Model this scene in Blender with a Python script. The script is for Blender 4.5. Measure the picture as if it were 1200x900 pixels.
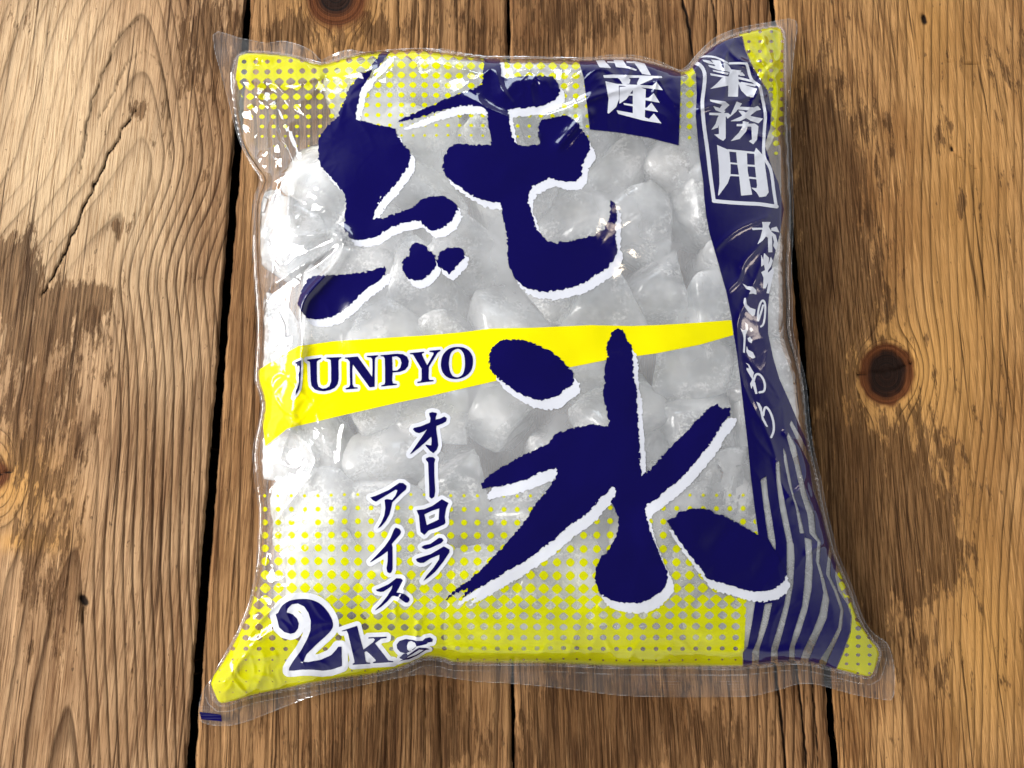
import bpy, math, random
import numpy as np
from mathutils import Vector

for o in list(bpy.data.objects):
    bpy.data.objects.remove(o, do_unlink=True)
scene = bpy.context.scene
col = scene.collection

# ------------------------------------------------------------------ camera
CAM_H, TILT, FPX = 0.43, math.radians(11.5), 900.0
cam_d = bpy.data.cameras.new('camera')
cam_d.sensor_width = 36.0
cam_d.lens = 36.0 * FPX / 1200.0
cam_d.clip_start, cam_d.clip_end = 0.01, 50
cam = bpy.data.objects.new('camera', cam_d)
cam.location = (0, 0, CAM_H)
cam.rotation_euler = (TILT, 0, 0)
col.objects.link(cam)
scene.camera = cam

# ------------------------------------------------------------------ light
world = bpy.data.worlds.new('World')
scene.world = world
world.use_nodes = True
bg = world.node_tree.nodes['Background']
bg.inputs[1].default_value = 1.0
_wt = world.node_tree
_tc = _wt.nodes.new('ShaderNodeTexCoord'); _sp = _wt.nodes.new('ShaderNodeSeparateXYZ'); _rp = _wt.nodes.new('ShaderNodeValToRGB')
_wt.links.new(_tc.outputs['Generated'], _sp.inputs[0]); _wt.links.new(_sp.outputs[2], _rp.inputs[0]); _wt.links.new(_rp.outputs[0], bg.inputs[0])
_rp.color_ramp.interpolation = 'EASE'
_rp.color_ramp.elements[0].position = 0.38; _rp.color_ramp.elements[0].color = (0.98, 0.99, 1.02, 1)   # lit walls and openings round the table
_rp.color_ramp.elements[1].position = 0.80; _rp.color_ramp.elements[1].color = (0.085, 0.08, 0.078, 1)  # unlit ceiling

def area(name, loc, target, sx, sy, power, color):
    d = bpy.data.lights.new(name, 'AREA')
    d.shape = 'RECTANGLE'; d.size = sx; d.size_y = sy
    d.energy = power; d.color = color
    o = bpy.data.objects.new(name, d)
    o.location = loc
    o.rotation_euler = (Vector(target) - Vector(loc)).to_track_quat('-Z', 'Y').to_euler()
    col.objects.link(o)
    return o

area('window_light', (-2.05, 0.42, 1.40), (0, 0.1, 0.0), 1.3, 1.15, 100, (1.0, 0.975, 0.94))
area('back_window_light', (-0.35, 2.3, 1.5), (0, 0.1, 0.0), 1.0, 0.7, 24, (0.80, 0.90, 1.0))
area('warm_fill_light', (1.35, 0.55, 1.0), (0, 0.1, 0.0), 0.14, 0.16, 0.8, (1.0, 0.84, 0.70))  # added lamp, unseen: warm glints on the right creases, lifts the shadow side
area('ceiling_lamp', (0.66, 0.86, 1.7), (0, 0.1, 0.0), 0.06, 0.06, 0.25, (1.0, 0.82, 0.62))

scene.view_settings.view_transform = 'Standard'
scene.view_settings.look = 'None'
scene.view_settings.exposure = 0.2
scene.view_settings.gamma = 1.0
scene.view_settings.use_curve_mapping = False
scene.render.engine = 'CYCLES'
scene.cycles.use_denoising = True
scene.cycles.max_bounces = 7
scene.cycles.diffuse_bounces = 4
scene.cycles.glossy_bounces = 3
scene.cycles.transmission_bounces = 6
scene.cycles.transparent_max_bounces = 32
scene.cycles.use_adaptive_sampling = True
scene.cycles.adaptive_threshold = 0.04
scene.cycles.caustics_reflective = False
scene.cycles.caustics_refractive = False
scene.cycles.sample_clamp_indirect = 4.0

# ------------------------------------------------------------------ helpers
CT, ST = math.cos(TILT), math.sin(TILT)

def unproj(px, py, z):
    """photo position + height above the table -> world point (arrays)"""
    px = np.asarray(px, float); py = np.asarray(py, float); z = np.asarray(z, float)
    cx = (px - 600.0) / FPX; cy = -(py - 450.0) / FPX
    dy = cy * CT + ST; dz = cy * ST - CT
    t = (z - CAM_H) / dz
    return np.stack([cx * t, dy * t, z + 0 * t], -1)

def proj(P):
    x, y, z = P[..., 0], P[..., 1], P[..., 2] - CAM_H
    yc = y * CT + z * ST
    zc = -y * ST + z * CT
    return 600 + FPX * x / -zc, 450 - FPX * yc / -zc

def sstep(a, b, x):
    t = np.clip((x - a) / float(b - a), 0, 1)
    return t * t * (3 - 2 * t)

def vnoise(x, y, seed=0):
    """smooth value noise, about -1..1, unit cell"""
    rs = np.random.RandomState(seed)
    T = rs.uniform(-1, 1, (128, 128))
    xi = np.floor(x).astype(int); yi = np.floor(y).astype(int)
    fx = x - xi; fy = y - yi
    fx = fx * fx * fx * (fx * (fx * 6 - 15) + 10); fy = fy * fy * fy * (fy * (fy * 6 - 15) + 10)
    a = T[xi % 128, yi % 128]; b = T[(xi + 1) % 128, yi % 128]
    c = T[xi % 128, (yi + 1) % 128]; d = T[(xi + 1) % 128, (yi + 1) % 128]
    return (a * (1 - fx) + b * fx) * (1 - fy) + (c * (1 - fx) + d * fx) * fy

def seg_dist(X, Y, pts, closed):
    D = np.full(X.shape, 1e9)
    n = len(pts)
    for i in range(n if closed else n - 1):
        ax, ay = pts[i]; bx, by = pts[(i + 1) % n]
        vx, vy = bx - ax, by - ay
        L = vx * vx + vy * vy + 1e-12
        t = np.clip(((X - ax) * vx + (Y - ay) * vy) / L, 0, 1)
        D = np.minimum(D, (X - ax - t * vx) ** 2 + (Y - ay - t * vy) ** 2)
    return np.sqrt(D)

def inside(X, Y, pts):
    r = np.zeros(X.shape, bool)
    n = len(pts)
    for i in range(n):
        ax, ay = pts[i]; bx, by = pts[(i + 1) % n]
        if ay == by: continue
        c = ((ay > Y) != (by > Y)) & (X < (bx - ax) * (Y - ay) / (by - ay) + ax)
        r ^= c
    return r

def sdf_rings(X, Y, rings):
    D = np.full(X.shape, 1e9); I = np.zeros(X.shape, bool)
    for r in rings:
        D = np.minimum(D, seg_dist(X, Y, r, True)); I ^= inside(X, Y, r)
    return np.where(I, -D, D)

def smooth_ring(p, k=4):
    p = np.asarray(p, float); n = len(p); out = []
    for i in range(n):
        a, b, c, d = p[i - 1], p[i], p[(i + 1) % n], p[(i + 2) % n]
        for j in range(k):
            t = j / k
            out.append(tuple(0.5 * ((2 * b) + (c - a) * t + (2 * a - 5 * b + 4 * c - d) * t * t + (3 * b - a - 3 * c + d) * t ** 3)))
    return out

def smooth_line(p, k=5):
    p = [np.asarray(q, float) for q in p]; p = [2 * p[0] - p[1]] + p + [2 * p[-1] - p[-2]]; out = []
    for i in range(1, len(p) - 2):
        a, b, c, d = p[i - 1:i + 3]
        for j in range(k):
            t = j / k
            out.append(tuple(0.5 * ((2 * b) + (c - a) * t + (2 * a - 5 * b + 4 * c - d) * t * t + (3 * b - a - 3 * c + d) * t ** 3)))
    out.append(tuple(p[-2]))
    return out

def link(name, me, mat, parent=None, smooth=True):
    if mat: me.materials.append(mat)
    if smooth: me.polygons.foreach_set('use_smooth', np.ones(len(me.polygons), bool))
    o = bpy.data.objects.new(name, me)
    col.objects.link(o)
    if parent: o.parent = parent
    return o

def raw_mesh(name, V, loops, starts, totals):
    me = bpy.data.meshes.new(name)
    me.vertices.add(len(V)); me.vertices.foreach_set('co', np.ascontiguousarray(V, np.float32).ravel())
    me.loops.add(len(loops)); me.loops.foreach_set('vertex_index', np.ascontiguousarray(loops, np.int32))
    me.polygons.add(len(starts))
    me.polygons.foreach_set('loop_start', np.ascontiguousarray(starts, np.int32))
    me.polygons.foreach_set('loop_total', np.ascontiguousarray(totals, np.int32))
    me.update(calc_edges=True); me.validate()
    return me

def contour_mesh(name, X, Y, S, zfun):
    """mesh of the region S<0 of a regular grid, cut exactly along S=0, laid on the surface zfun"""
    ny, nx = S.shape
    S = np.where(np.abs(S) < 1e-4, 1e-4, S)
    neg = S < 0
    cnt = neg[:-1, :-1].astype(int) + neg[:-1, 1:] + neg[1:, 1:] + neg[1:, :-1]
    idx = np.arange(ny * nx).reshape(ny, nx)
    fy, fx = np.nonzero(cnt == 4)
    quads = np.stack([idx[fy, fx], idx[fy + 1, fx], idx[fy + 1, fx + 1], idx[fy, fx + 1]], -1)
    ex, ey, emap = [], [], {}
    loops = []; tot = []
    base = ny * nx
    Xf, Yf, Sf = X.ravel(), Y.ravel(), S.ravel()
    def edge(a, b):
        k = (a, b) if a < b else (b, a)
        if k not in emap:
            a, b = k
            t = Sf[a] / (Sf[a] - Sf[b]); t = min(max(t, 0.02), 0.98)
            emap[k] = base + len(ex)
            ex.append(Xf[a] + t * (Xf[b] - Xf[a])); ey.append(Yf[a] + t * (Yf[b] - Yf[a]))
        return emap[k]
    py_, px_ = np.nonzero((cnt > 0) & (cnt < 4))
    for j, i in zip(py_.tolist(), px_.tolist()):
        c = (j * nx + i, (j + 1) * nx + i, (j + 1) * nx + i + 1, j * nx + i + 1)
        poly = []
        for q in range(4):
            a, b = c[q], c[(q + 1) % 4]
            if Sf[a] < 0: poly.append(a)
            if (Sf[a] < 0) != (Sf[b] < 0): poly.append(edge(a, b))
        if len(poly) >= 3:
            loops += poly; tot.append(len(poly))
    AX = np.concatenate([Xf, ex]); AY = np.concatenate([Yf, ey])
    L = np.concatenate([quads.ravel(), np.array(loops, int)]).astype(int)
    T = np.concatenate([np.full(len(quads), 4), np.array(tot, int)]).astype(int)
    used, inv = np.unique(L, return_inverse=True)
    AX, AY = AX[used], AY[used]
    V = unproj(AX, AY, zfun(AX, AY))
    st = np.concatenate([[0], np.cumsum(T)[:-1]])
    return raw_mesh(name, V, inv.ravel(), st, T)

# ------------------------------------------------------------------ materials
def new_mat(name):
    m = bpy.data.materials.new(name); m.use_nodes = True
    nt = m.node_tree; nt.nodes.clear()
    out = nt.nodes.new('ShaderNodeOutputMaterial')
    return m, nt, out

class NB:
    """small node builder"""
    def __init__(s, nt): s.nt = nt
    def n(s, t, **kw):
        x = s.nt.nodes.new('ShaderNode' + t)
        for k, v in kw.items():
            if k.startswith('i_'):
                pass
            else: setattr(x, k, v)
        return x
    def l(s, a, b): s.nt.links.new(a, b)
    def set(s, sock, v):
        if isinstance(v, bpy.types.NodeSocket): s.l(v, sock)
        elif v is not None: sock.default_value = v
    def math(s, op, a, b=None, c=None, clamp=False):
        x = s.n('Math', operation=op); x.use_clamp = clamp
        s.set(x.inputs[0], a)
        if b is not None: s.set(x.inputs[1], b)
        if c is not None: s.set(x.inputs[2], c)
        return x.outputs[0]
    def attr(s, name):
        return s.n('Attribute', attribute_name=name).outputs['Fac']
    def vec(s, x, y, z=0.0):
        c = s.n('CombineXYZ'); s.set(c.inputs[0], x); s.set(c.inputs[1], y); s.set(c.inputs[2], z)
        return c.outputs[0]
    def noise(s, vec, scale=1.0, detail=3.0, rough=0.5, dist=0.0):
        x = s.n('TexNoise'); s.set(x.inputs['Vector'], vec)
        x.inputs['Scale'].default_value = scale; x.inputs['Detail'].default_value = detail
        x.inputs['Roughness'].default_value = rough; x.inputs['Distortion'].default_value = dist
        return x.outputs['Fac']
    def ramp(s, fac, stops, interp='LINEAR'):
        x = s.n('ValToRGB'); x.color_ramp.interpolation = interp
        el = x.color_ramp.elements
        while len(el) < len(stops): el.new(0.5)
        for e, (p, c) in zip(el, stops):
            e.position = p; e.color = (c, c, c, 1) if not isinstance(c, tuple) else (*c, 1)
        s.set(x.inputs[0], fac)
        return x.outputs[0]
    def mix(s, fac, a, b, mode='MIX'):
        x = s.n('Mix', data_type='RGBA', blend_type=mode)
        s.set(x.inputs[0], fac)
        for sock, v in ((x.inputs[6], a), (x.inputs[7], b)):
            if isinstance(v, tuple): v = (*v, 1) if len(v) == 3 else v
            s.set(sock, v)
        return x.outputs[2]
    def smooth(s, x, a, b):
        m = s.n('MapRange', interpolation_type='SMOOTHSTEP'); s.set(m.inputs[0], x)
        s.set(m.inputs[1], a); s.set(m.inputs[2], b)
        return m.outputs[0]
    def schlick(s, f0, gain=1.0, normal=None):
        g = s.n('NewGeometry')
        d = s.n('VectorMath', operation='DOT_PRODUCT'); s.l(g.outputs['Incoming'], d.inputs[0]); s.l(normal or g.outputs['Normal'], d.inputs[1])
        x = s.math('SUBTRACT', 1.0, s.math('ABSOLUTE', d.outputs['Value']), clamp=True)
        f = s.math('ADD', s.math('MULTIPLY', s.math('POWER', x, 5.0), 1 - f0), f0)
        return s.math('MULTIPLY', f, gain, clamp=True)
    def mixsh(s, fac, a, b):
        x = s.n('MixShader'); s.set(x.inputs[0], fac); s.l(a, x.inputs[1]); s.l(b, x.inputs[2])
        return x.outputs[0]

def film_material(name, haze, gloss, rough, tint=(0.985, 0.985, 0.985), frost_veil=0.0):
    m, nt, out = new_mat(name); b = NB(nt)
    tr = b.n('BsdfTransparent'); tr.inputs[0].default_value = (*tint, 1)
    df = b.n('BsdfDiffuse'); df.inputs[0].default_value = (0.85, 0.86, 0.88, 1)
    gl = b.n('BsdfGlossy'); gl.inputs[0].default_value = (1, 1, 1, 1); gl.inputs['Roughness'].default_value = rough
    tc = b.n('TexCoord')
    hz = b.noise(tc.outputs['Object'], 55, 2, 0.6)
    hz = b.math('MULTIPLY', hz, haze * 2)
    if frost_veil:
        hz = b.math('ADD', hz, b.math('MULTIPLY', b.attr('frost_veil'), b.math('MULTIPLY', b.noise(tc.outputs['Object'], 24, 3, 0.6), frost_veil * 2)), clamp=True)
    fac = b.schlick(0.04, gloss)
    bump = b.n('Bump'); bump.inputs['Strength'].default_value = 0.035; bump.inputs['Distance'].default_value = 0.0006
    b.l(b.noise(tc.outputs['Object'], 330, 1, 0.5), bump.inputs['Height'])
    b.l(bump.outputs[0], gl.inputs['Normal']); 
    sh = b.mixsh(hz, tr.outputs[0], df.outputs[0])
    sh = b.mixsh(fac, sh, gl.outputs[0])
    b.l(sh, out.inputs[0])
    return m

def ink_material(name, color, see, rough=0.09, tintsee=None):
    """printed ink on clear film: coloured diffuse + light shining through, glossy film on top"""
    m, nt, out = new_mat(name); b = NB(nt)
    df = b.n('BsdfDiffuse'); df.inputs[0].default_value = (*color, 1)
    tl = b.n('BsdfTranslucent'); tl.inputs[0].default_value = (*color, 1)
    tr = b.n('BsdfTransparent'); tr.inputs[0].default_value = (*(tintsee or color), 1)
    gl = b.n('BsdfGlossy'); gl.inputs[0].default_value = (1, 1, 1, 1); gl.inputs['Roughness'].default_value = rough
    tc = b.n('TexCoord')
    bump = b.n('Bump'); bump.inputs['Strength'].default_value = 0.035; bump.inputs['Distance'].default_value = 0.0006
    b.l(b.noise(tc.outputs['Object'], 330, 1, 0.5), bump.inputs['Height'])
    b.l(bump.outputs[0], gl.inputs['Normal'])
    sh = b.mixsh(0.15, df.outputs[0], tl.outputs[0])
    sh = b.mixsh(see, sh, tr.outputs[0])
    sh = b.mixsh(b.schlick(0.033, 1.25), sh, gl.outputs[0])
    b.l(sh, out.inputs[0])
    return m

M = {}
M['film'] = film_material('clear_film', 0.05, 1.9, 0.06, frost_veil=0.21)
M['back'] = film_material('clear_back_film', 0.03, 1.2, 0.12)
M['seal'] = film_material('welded_film', 0.045, 1.9, 0.10)
M['navy'] = ink_material('navy_ink', (0.0026, 0.0014, 0.068), 0.0)
M['white'] = ink_material('white_ink', (0.69, 0.705, 0.77), 0.05)
M['yellow'] = ink_material('yellow_ink', (0.84, 0.76, 0.0), 0.0)
M['halftone'] = ink_material('halftone_yellow_ink', (0.82, 0.83, 0.002), 0.47, tintsee=(0.90, 0.93, 0.015))

def ice_material():
    m, nt, out = new_mat('frosted_ice'); b = NB(nt)
    tc = b.n('TexCoord'); oi = b.n('ObjectInfo')
    off = b.n('VectorMath', operation='ADD'); b.l(tc.outputs['Object'], off.inputs[0])
    cmb = b.vec(b.math('MULTIPLY', oi.outputs['Random'], 7.0), b.math('MULTIPLY', oi.outputs['Random'], 3.1), 0.0)
    b.l(cmb, off.inputs[1]); P = off.outputs[0]
    cloud = b.noise(P, 38, 3, 0.62)
    fine = b.noise(P, 480, 3, 0.75)
    patch = b.smooth(b.noise(P, 70, 2, 0.6), 0.46, 0.60)
    frost_veil = b.math('MULTIPLY', patch, b.smooth(fine, 0.42, 0.66))
    lw = b.n('LayerWeight'); lw.inputs[0].default_value = 0.35
    edge = b.math('POWER', lw.outputs['Facing'], 1.6)
    rnd = b.math('MULTIPLY', oi.outputs['Random'], 0.22)
    op = b.math('ADD', b.math('MULTIPLY', b.smooth(cloud, 0.34, 0.66), 0.48), b.math('ADD', rnd, 0.21))
    op = b.math('ADD', op, b.math('MULTIPLY', frost_veil, 0.55))
    op = b.math('ADD', op, b.math('MULTIPLY', edge, 0.10), clamp=True)
    basec = b.mix(oi.outputs['Random'], (0.80, 0.835, 0.88), (0.90, 0.925, 0.955))
    basec = b.mix(b.smooth(b.noise(P, 26, 2, 0.5), 0.5, 0.68), basec, (0.90, 0.885, 0.83))
    basec = b.mix(b.math('MULTIPLY', edge, 0.8, clamp=True), basec, (0.95, 0.96, 0.97))
    colr = b.mix(frost_veil, basec, (0.94, 0.95, 0.965))
    pb = b.n('BsdfPrincipled'); b.set(pb.inputs['Base Color'], colr)
    pb.inputs['Subsurface Weight'].default_value = 1.0
    pb.inputs['Subsurface Radius'].default_value = (0.95, 1.0, 1.05)
    pb.inputs['Subsurface Scale'].default_value = 0.035
    pb.inputs['Roughness'].default_value = 0.35
    pb.inputs['IOR'].default_value = 1.31
    pb.inputs['Specular IOR Level'].default_value = 0.0
    body = pb.outputs[0]
    tr = b.n('BsdfTransparent'); tr.inputs[0].default_value = (0.93, 0.95, 0.95, 1)
    gl = b.n('BsdfGlossy'); gl.inputs['Roughness'].default_value = 0.14
    bump = b.n('Bump'); bump.inputs['Strength'].default_value = 0.18; bump.inputs['Distance'].default_value = 0.0008
    b.l(b.noise(P, 190, 3, 0.65), bump.inputs['Height'])
    for x in (pb, gl): b.l(bump.outputs[0], x.inputs['Normal'])
    sh = b.mixsh(op, tr.outputs[0], body)
    sh = b.mixsh(b.schlick(0.035, 1.6), sh, gl.outputs[0])
    b.l(sh, out.inputs[0])
    return m
M['ice'] = ice_material()

def wood_material(name, light, mid, dark, seed):
    m, nt, out = new_mat(name); b = NB(nt)
    r = b.attr('ring'); al = b.attr('along'); dirt = b.attr('dirt'); warm = b.attr('warm'); knot = b.attr('knot'); crack = b.attr('crack')
    sx = b.attr('across')
    # growth-ring lines
    jit = b.noise(b.vec(b.math('MULTIPLY', r, 2.2), b.math('MULTIPLY', al, 34.0), seed), 1, 2, 0.6)
    rr = b.math('ADD', r, b.math('MULTIPLY', b.math('SUBTRACT', jit, 0.5), 0.20))
    w = b.math('FRACT', rr)
    fine = b.noise(b.vec(b.math('MULTIPLY', sx, 1000.0), b.math('MULTIPLY', al, 30.0), seed + 3), 1, 4, 0.76)
    fib = b.noise(b.vec(b.math('MULTIPLY', r, 5.5), b.math('MULTIPLY', al, 30.0), seed + 9), 1, 3, 0.7)
    blot = b.noise(b.vec(b.math('MULTIPLY', sx, 28.0), b.math('MULTIPLY', al, 11.0), seed + 5), 1, 3, 0.62)
    late = b.ramp(w, [(0.0, 0.10), (0.45, 0.02), (0.74, 0.25), (0.88, 0.78), (0.95, 1.0), (1.0, 0.12)])
    str_ = b.smooth(b.noise(b.vec(b.math('MULTIPLY', r, 0.9), b.math('MULTIPLY', al, 7.0), seed + 21), 1, 2, 0.6), 0.28, 0.62)
    late = b.math('MULTIPLY', late, b.math('ADD', b.math('MULTIPLY', str_, 0.75), 0.25))
    late = b.math('MULTIPLY', late, b.math('SUBTRACT', 1.0, b.math('MULTIPLY', b.attr('pale_area'), 0.45)))
    late = b.math('MULTIPLY', late, b.math('ADD', 1.0, b.math('MULTIPLY', b.attr('deep'), 1.1)), clamp=True)
    c = b.mix(b.smooth(blot, 0.34, 0.66), light, mid)
    c = b.mix(b.math('MULTIPLY', b.smooth(fib, 0.44, 0.72), 0.55), c, mid)
    c = b.mix(b.math('MULTIPLY', b.smooth(fine, 0.46, 0.64), 0.66), c, dark)
    streak = b.noise(b.vec(b.math('MULTIPLY', sx, 360.0), b.math('MULTIPLY', al, 8.0), seed + 41), 1, 4, 0.68)
    c = b.mix(b.math('MULTIPLY', b.smooth(streak, 0.49, 0.64), 0.58), c, dark)
    pale = b.smooth(b.noise(b.vec(b.math('MULTIPLY', sx, 620.0), b.math('MULTIPLY', al, 22.0), seed + 47), 1, 4, 0.72), 0.54, 0.66)
    c = b.mix(b.math('MULTIPLY', pale, 0.62), c, tuple(min(1, q * 1.25) for q in light))
    c = b.mix(b.math('MULTIPLY', b.attr('pale_area'), 0.75), c, b.mix(b.smooth(fine, 0.44, 0.66), (0.68, 0.50, 0.305), (0.38, 0.245, 0.125)))  # paler wood colour over the upper part of the first plank
    c = b.mix(b.math('MULTIPLY', warm, 0.85), c, (0.54, 0.280, 0.082))
    c = b.mix(b.math('MULTIPLY', late, 0.80), c, tuple(q * 0.45 for q in dark))
    # flaking, dirty weathered patches with ragged edges along the grain
    flake = b.noise(b.vec(b.math('MULTIPLY', sx, 210.0), b.math('MULTIPLY', al, 48.0), seed + 13), 1, 4, 0.7)
    big = b.noise(b.vec(b.math('MULTIPLY', sx, 22.0), b.math('MULTIPLY', al, 10.0), seed + 17), 1, 2, 0.6)
    dm = b.math('ADD', b.math('MULTIPLY', flake, 1.35), b.math('MULTIPLY', big, 0.70))
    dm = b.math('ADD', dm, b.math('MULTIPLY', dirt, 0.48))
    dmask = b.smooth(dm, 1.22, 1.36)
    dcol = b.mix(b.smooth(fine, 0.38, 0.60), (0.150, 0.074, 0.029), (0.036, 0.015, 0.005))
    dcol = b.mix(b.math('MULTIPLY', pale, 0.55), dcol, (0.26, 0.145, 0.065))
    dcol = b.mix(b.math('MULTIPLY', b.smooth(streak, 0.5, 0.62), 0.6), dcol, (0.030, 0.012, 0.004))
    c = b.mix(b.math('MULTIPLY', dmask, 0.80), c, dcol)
    # long fine open fibres
    split = b.smooth(b.noise(b.vec(b.math('MULTIPLY', sx, 520.0), b.math('MULTIPLY', al, 6.5), seed + 61), 1, 3, 0.62), 0.60, 0.68)
    split = b.math('MULTIPLY', split, b.smooth(b.noise(b.vec(b.math('MULTIPLY', sx, 60.0), b.math('MULTIPLY', al, 16.0), seed + 67), 1, 2, 0.6), 0.38, 0.58))
    c = b.mix(b.math('MULTIPLY', split, 0.82), c, tuple(q * 0.4 for q in dark))
    # small dark pits and flecks
    pit = b.smooth(b.noise(b.vec(b.math('MULTIPLY', sx, 420.0), b.math('MULTIPLY', al, 170.0), seed + 31), 1, 2, 0.5), 0.70, 0.76)
    c = b.mix(b.math('MULTIPLY', pit, 0.6), c, (0.05, 0.028, 0.016))
    # knots and open cracks
    c = b.mix(b.smooth(knot, 0.04, 0.40), c, b.mix(b.smooth(fib, 0.3, 0.7), (0.050, 0.014, 0.005), (0.135, 0.045, 0.014)))
    c = b.mix(b.smooth(knot, 0.55, 0.98), c, b.mix(b.smooth(fib, 0.35, 0.75), (0.006, 0.004, 0.003), (0.030, 0.011, 0.006)))
    c = b.mix(b.smooth(crack, 0.25, 0.8), c, (0.016, 0.009, 0.006))
    bs = b.n('BsdfPrincipled'); b.set(bs.inputs['Base Color'], c)
    b.set(bs.inputs['Roughness'], b.math('ADD', 0.50, b.math('MULTIPLY', fine, 0.28)))
    bs.inputs['Specular IOR Level'].default_value = 0.06
    h = b.math('MULTIPLY', late, -0.55)
    h = b.math('ADD', h, b.math('MULTIPLY', fine, 1.3))
    h = b.math('ADD', h, b.math('MULTIPLY', pale, 0.35))
    h = b.math('ADD', h, b.math('MULTIPLY', fib, 0.5))
    h = b.math('SUBTRACT', h, b.math('MULTIPLY', split, 0.9))
    h = b.math('SUBTRACT', h, b.math('MULTIPLY', dmask, 0.30))
    bump = b.n('Bump'); bump.inputs['Strength'].default_value = 0.9; bump.inputs['Distance'].default_value = 0.0006
    b.l(h, bump.inputs['Height']); b.l(bump.outputs[0], bs.inputs['Normal'])
    b.l(bs.outputs[0], out.inputs[0])
    return m

def plain(name, color, rough=0.7):
    m, nt, out = new_mat(name); b = NB(nt)
    bs = b.n('BsdfPrincipled'); bs.inputs['Roughness'].default_value = rough
    tc = b.n('TexCoord')
    n = b.noise(tc.outputs['Object'], 300, 4, 0.6)
    b.set(bs.inputs['Base Color'], b.mix(n, tuple(x * 0.6 for x in color), tuple(min(1, x * 1.35) for x in color)))
    b.l(bs.outputs[0], out.inputs[0])
    return m

# ------------------------------------------------------------------ the wooden table
table = bpy.data.objects.new('wooden_table_top', None); col.objects.link(table)
table['kind'] = 'structure'
table['label'] = 'weathered brown wooden table top of wide knotty planks'

GAP1L = [(-200, 304), (0, 288.5), (170, 274.5), (450, 253.5), (700, 233.5), (900, 219), (1120, 202)]
GAP1R = [(-200, 310), (0, 294.5), (170, 283), (450, 262), (700, 243.5), (900, 228), (1120, 210)]
GAP2L = [(-200, 593.2), (0, 594.6), (900, 600.2), (1120, 601.5)]
GAP2R = [(-200, 596), (0, 597.4), (900, 603.4), (1120, 604.7)]
GAP3L = [(-200, 884.5), (0, 901), (300, 927), (405, 936), (850, 970.5), (900, 974.5), (1120, 993)]
GAP3R = [(-200, 890), (0, 906.5), (300, 933), (405, 943), (850, 978), (900, 982), (1120, 1001)]
def edge_fn(pts):
    ys = [p[0] for p in pts]; xs = [p[1] for p in pts]
    return lambda y: np.interp(y, ys, xs)

def knot_field(X, Y, kx, ky, R, ys):
    """lines flow round a knot: returns lateral coordinate and distance in knot radii"""
    d = np.sqrt((X - kx) ** 2 + ((Y - ky) * ys) ** 2)
    f = np.where(d > R, 1 - (R / np.maximum(d, 1e-3)) ** 2, 0)
    return kx + (X - kx) * f, d / R

def blobs(X, Y, L):
    r = np.zeros(X.shape)
    for x, y, rx, ry, a in L:
        r += a * np.exp(-((X - x) / rx) ** 2 - ((Y - y) / ry) ** 2)
    return r

def cracks(X, Y, L):
    r = np.zeros(X.shape)
    for pts, wd, a in L:
        x0 = min(p[0] for p in pts) - 12; x1 = max(p[0] for p in pts) + 12
        y0 = min(p[1] for p in pts) - 12; y1 = max(p[1] for p in pts) + 12
        s = (X > x0) & (X < x1) & (Y > y0) & (Y < y1)
        if not s.any(): continue
        x, y = X[s], Y[s]
        d = seg_dist(x + (2.4 if wd < 1.15 and abs(pts[0][0] - pts[-1][0]) > 30 else 0.9) * vnoise(x / 6, y / 9, 5), y, pts, False)
        taper = np.clip(np.minimum(np.abs(y - pts[0][1]), np.abs(y - pts[-1][1])) / 25 + 0.25, 0, 1) if abs(pts[-1][1] - pts[0][1]) > 20 else 1
        r[s] = np.maximum(r[s], a * np.exp(-(d / (wd * taper + 0.2)) ** 2))
    return r

def ring1(X, Y):
    xe, dk = knot_field(X, Y, -6, 556, 34, 0.55)
    xc = 165 - 62 * sstep(170, 345, Y) - 25 * sstep(400, 700, Y)
    dx = xe - xc
    wx = 16.5 - 5.5 * np.tanh(dx / 25)
    T = 5.6 * np.log(1 + np.maximum(Y + 60, -150) / 250)
    r = np.sqrt((dx / wx) ** 2 + 2.2) - T
    r += np.where(dk < 1, (1 - dk) * 5, 0)
    return r, dk, blobs(X, Y, [(-8, 556, 17, 15, 0.9)]), blobs(X, Y, [(8, 565, 44, 46, 1.0), (30, 635, 45, 12, 0.8), (60, 600, 40, 60, .3)])

def ring2(X, Y):
    xe, dk = knot_field(X, Y, 394, -4, 32, 0.9)
    r = xe / (15.5 + 5 * vnoise(xe / 60, Y * 0, 3)) + 0.5 * np.log(1 + np.maximum(Y, 0) / 600)
    r += np.where(dk < 1, (1 - dk) * 4, 0)
    return r, dk, np.clip(1.3 * (np.exp(-((dk) / 0.8) ** 2)), 0, 1), blobs(X, Y, [(394, 20, 60, 40, 0.55)])

def ring3(X, Y):
    xc = 792
    r = np.sqrt(((X - xc) / (14 + 3 * np.tanh((xc - X) / 60))) ** 2 + 3) + (Y - 450) / 330
    return r, np.full(X.shape, 9.0), np.zeros(X.shape), np.zeros(X.shape)

def ring4(X, Y):
    xe, dk = knot_field(X, Y, 1038, 438, 35, 0.88)
    lean = (Y - 438) * 0.02
    q = xe + lean - 1038
    r = q / (7.6 + 1.8 * np.tanh(q / 30))
    r += np.where(dk < 1, (1 - dk) * 6, 0)
    return r, dk, 1.0 * (1 - sstep(0.45, 1.16, dk + 0.06 * vnoise(X / 9, Y / 9, 4))), blobs(X, Y, [(1130, 300, 70, 330, 0.55), (1160, 760, 60, 120, 0.75), (1045, 440, 62, 70, 0.9), (1090, 20, 30, 60, 0.4)])

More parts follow.
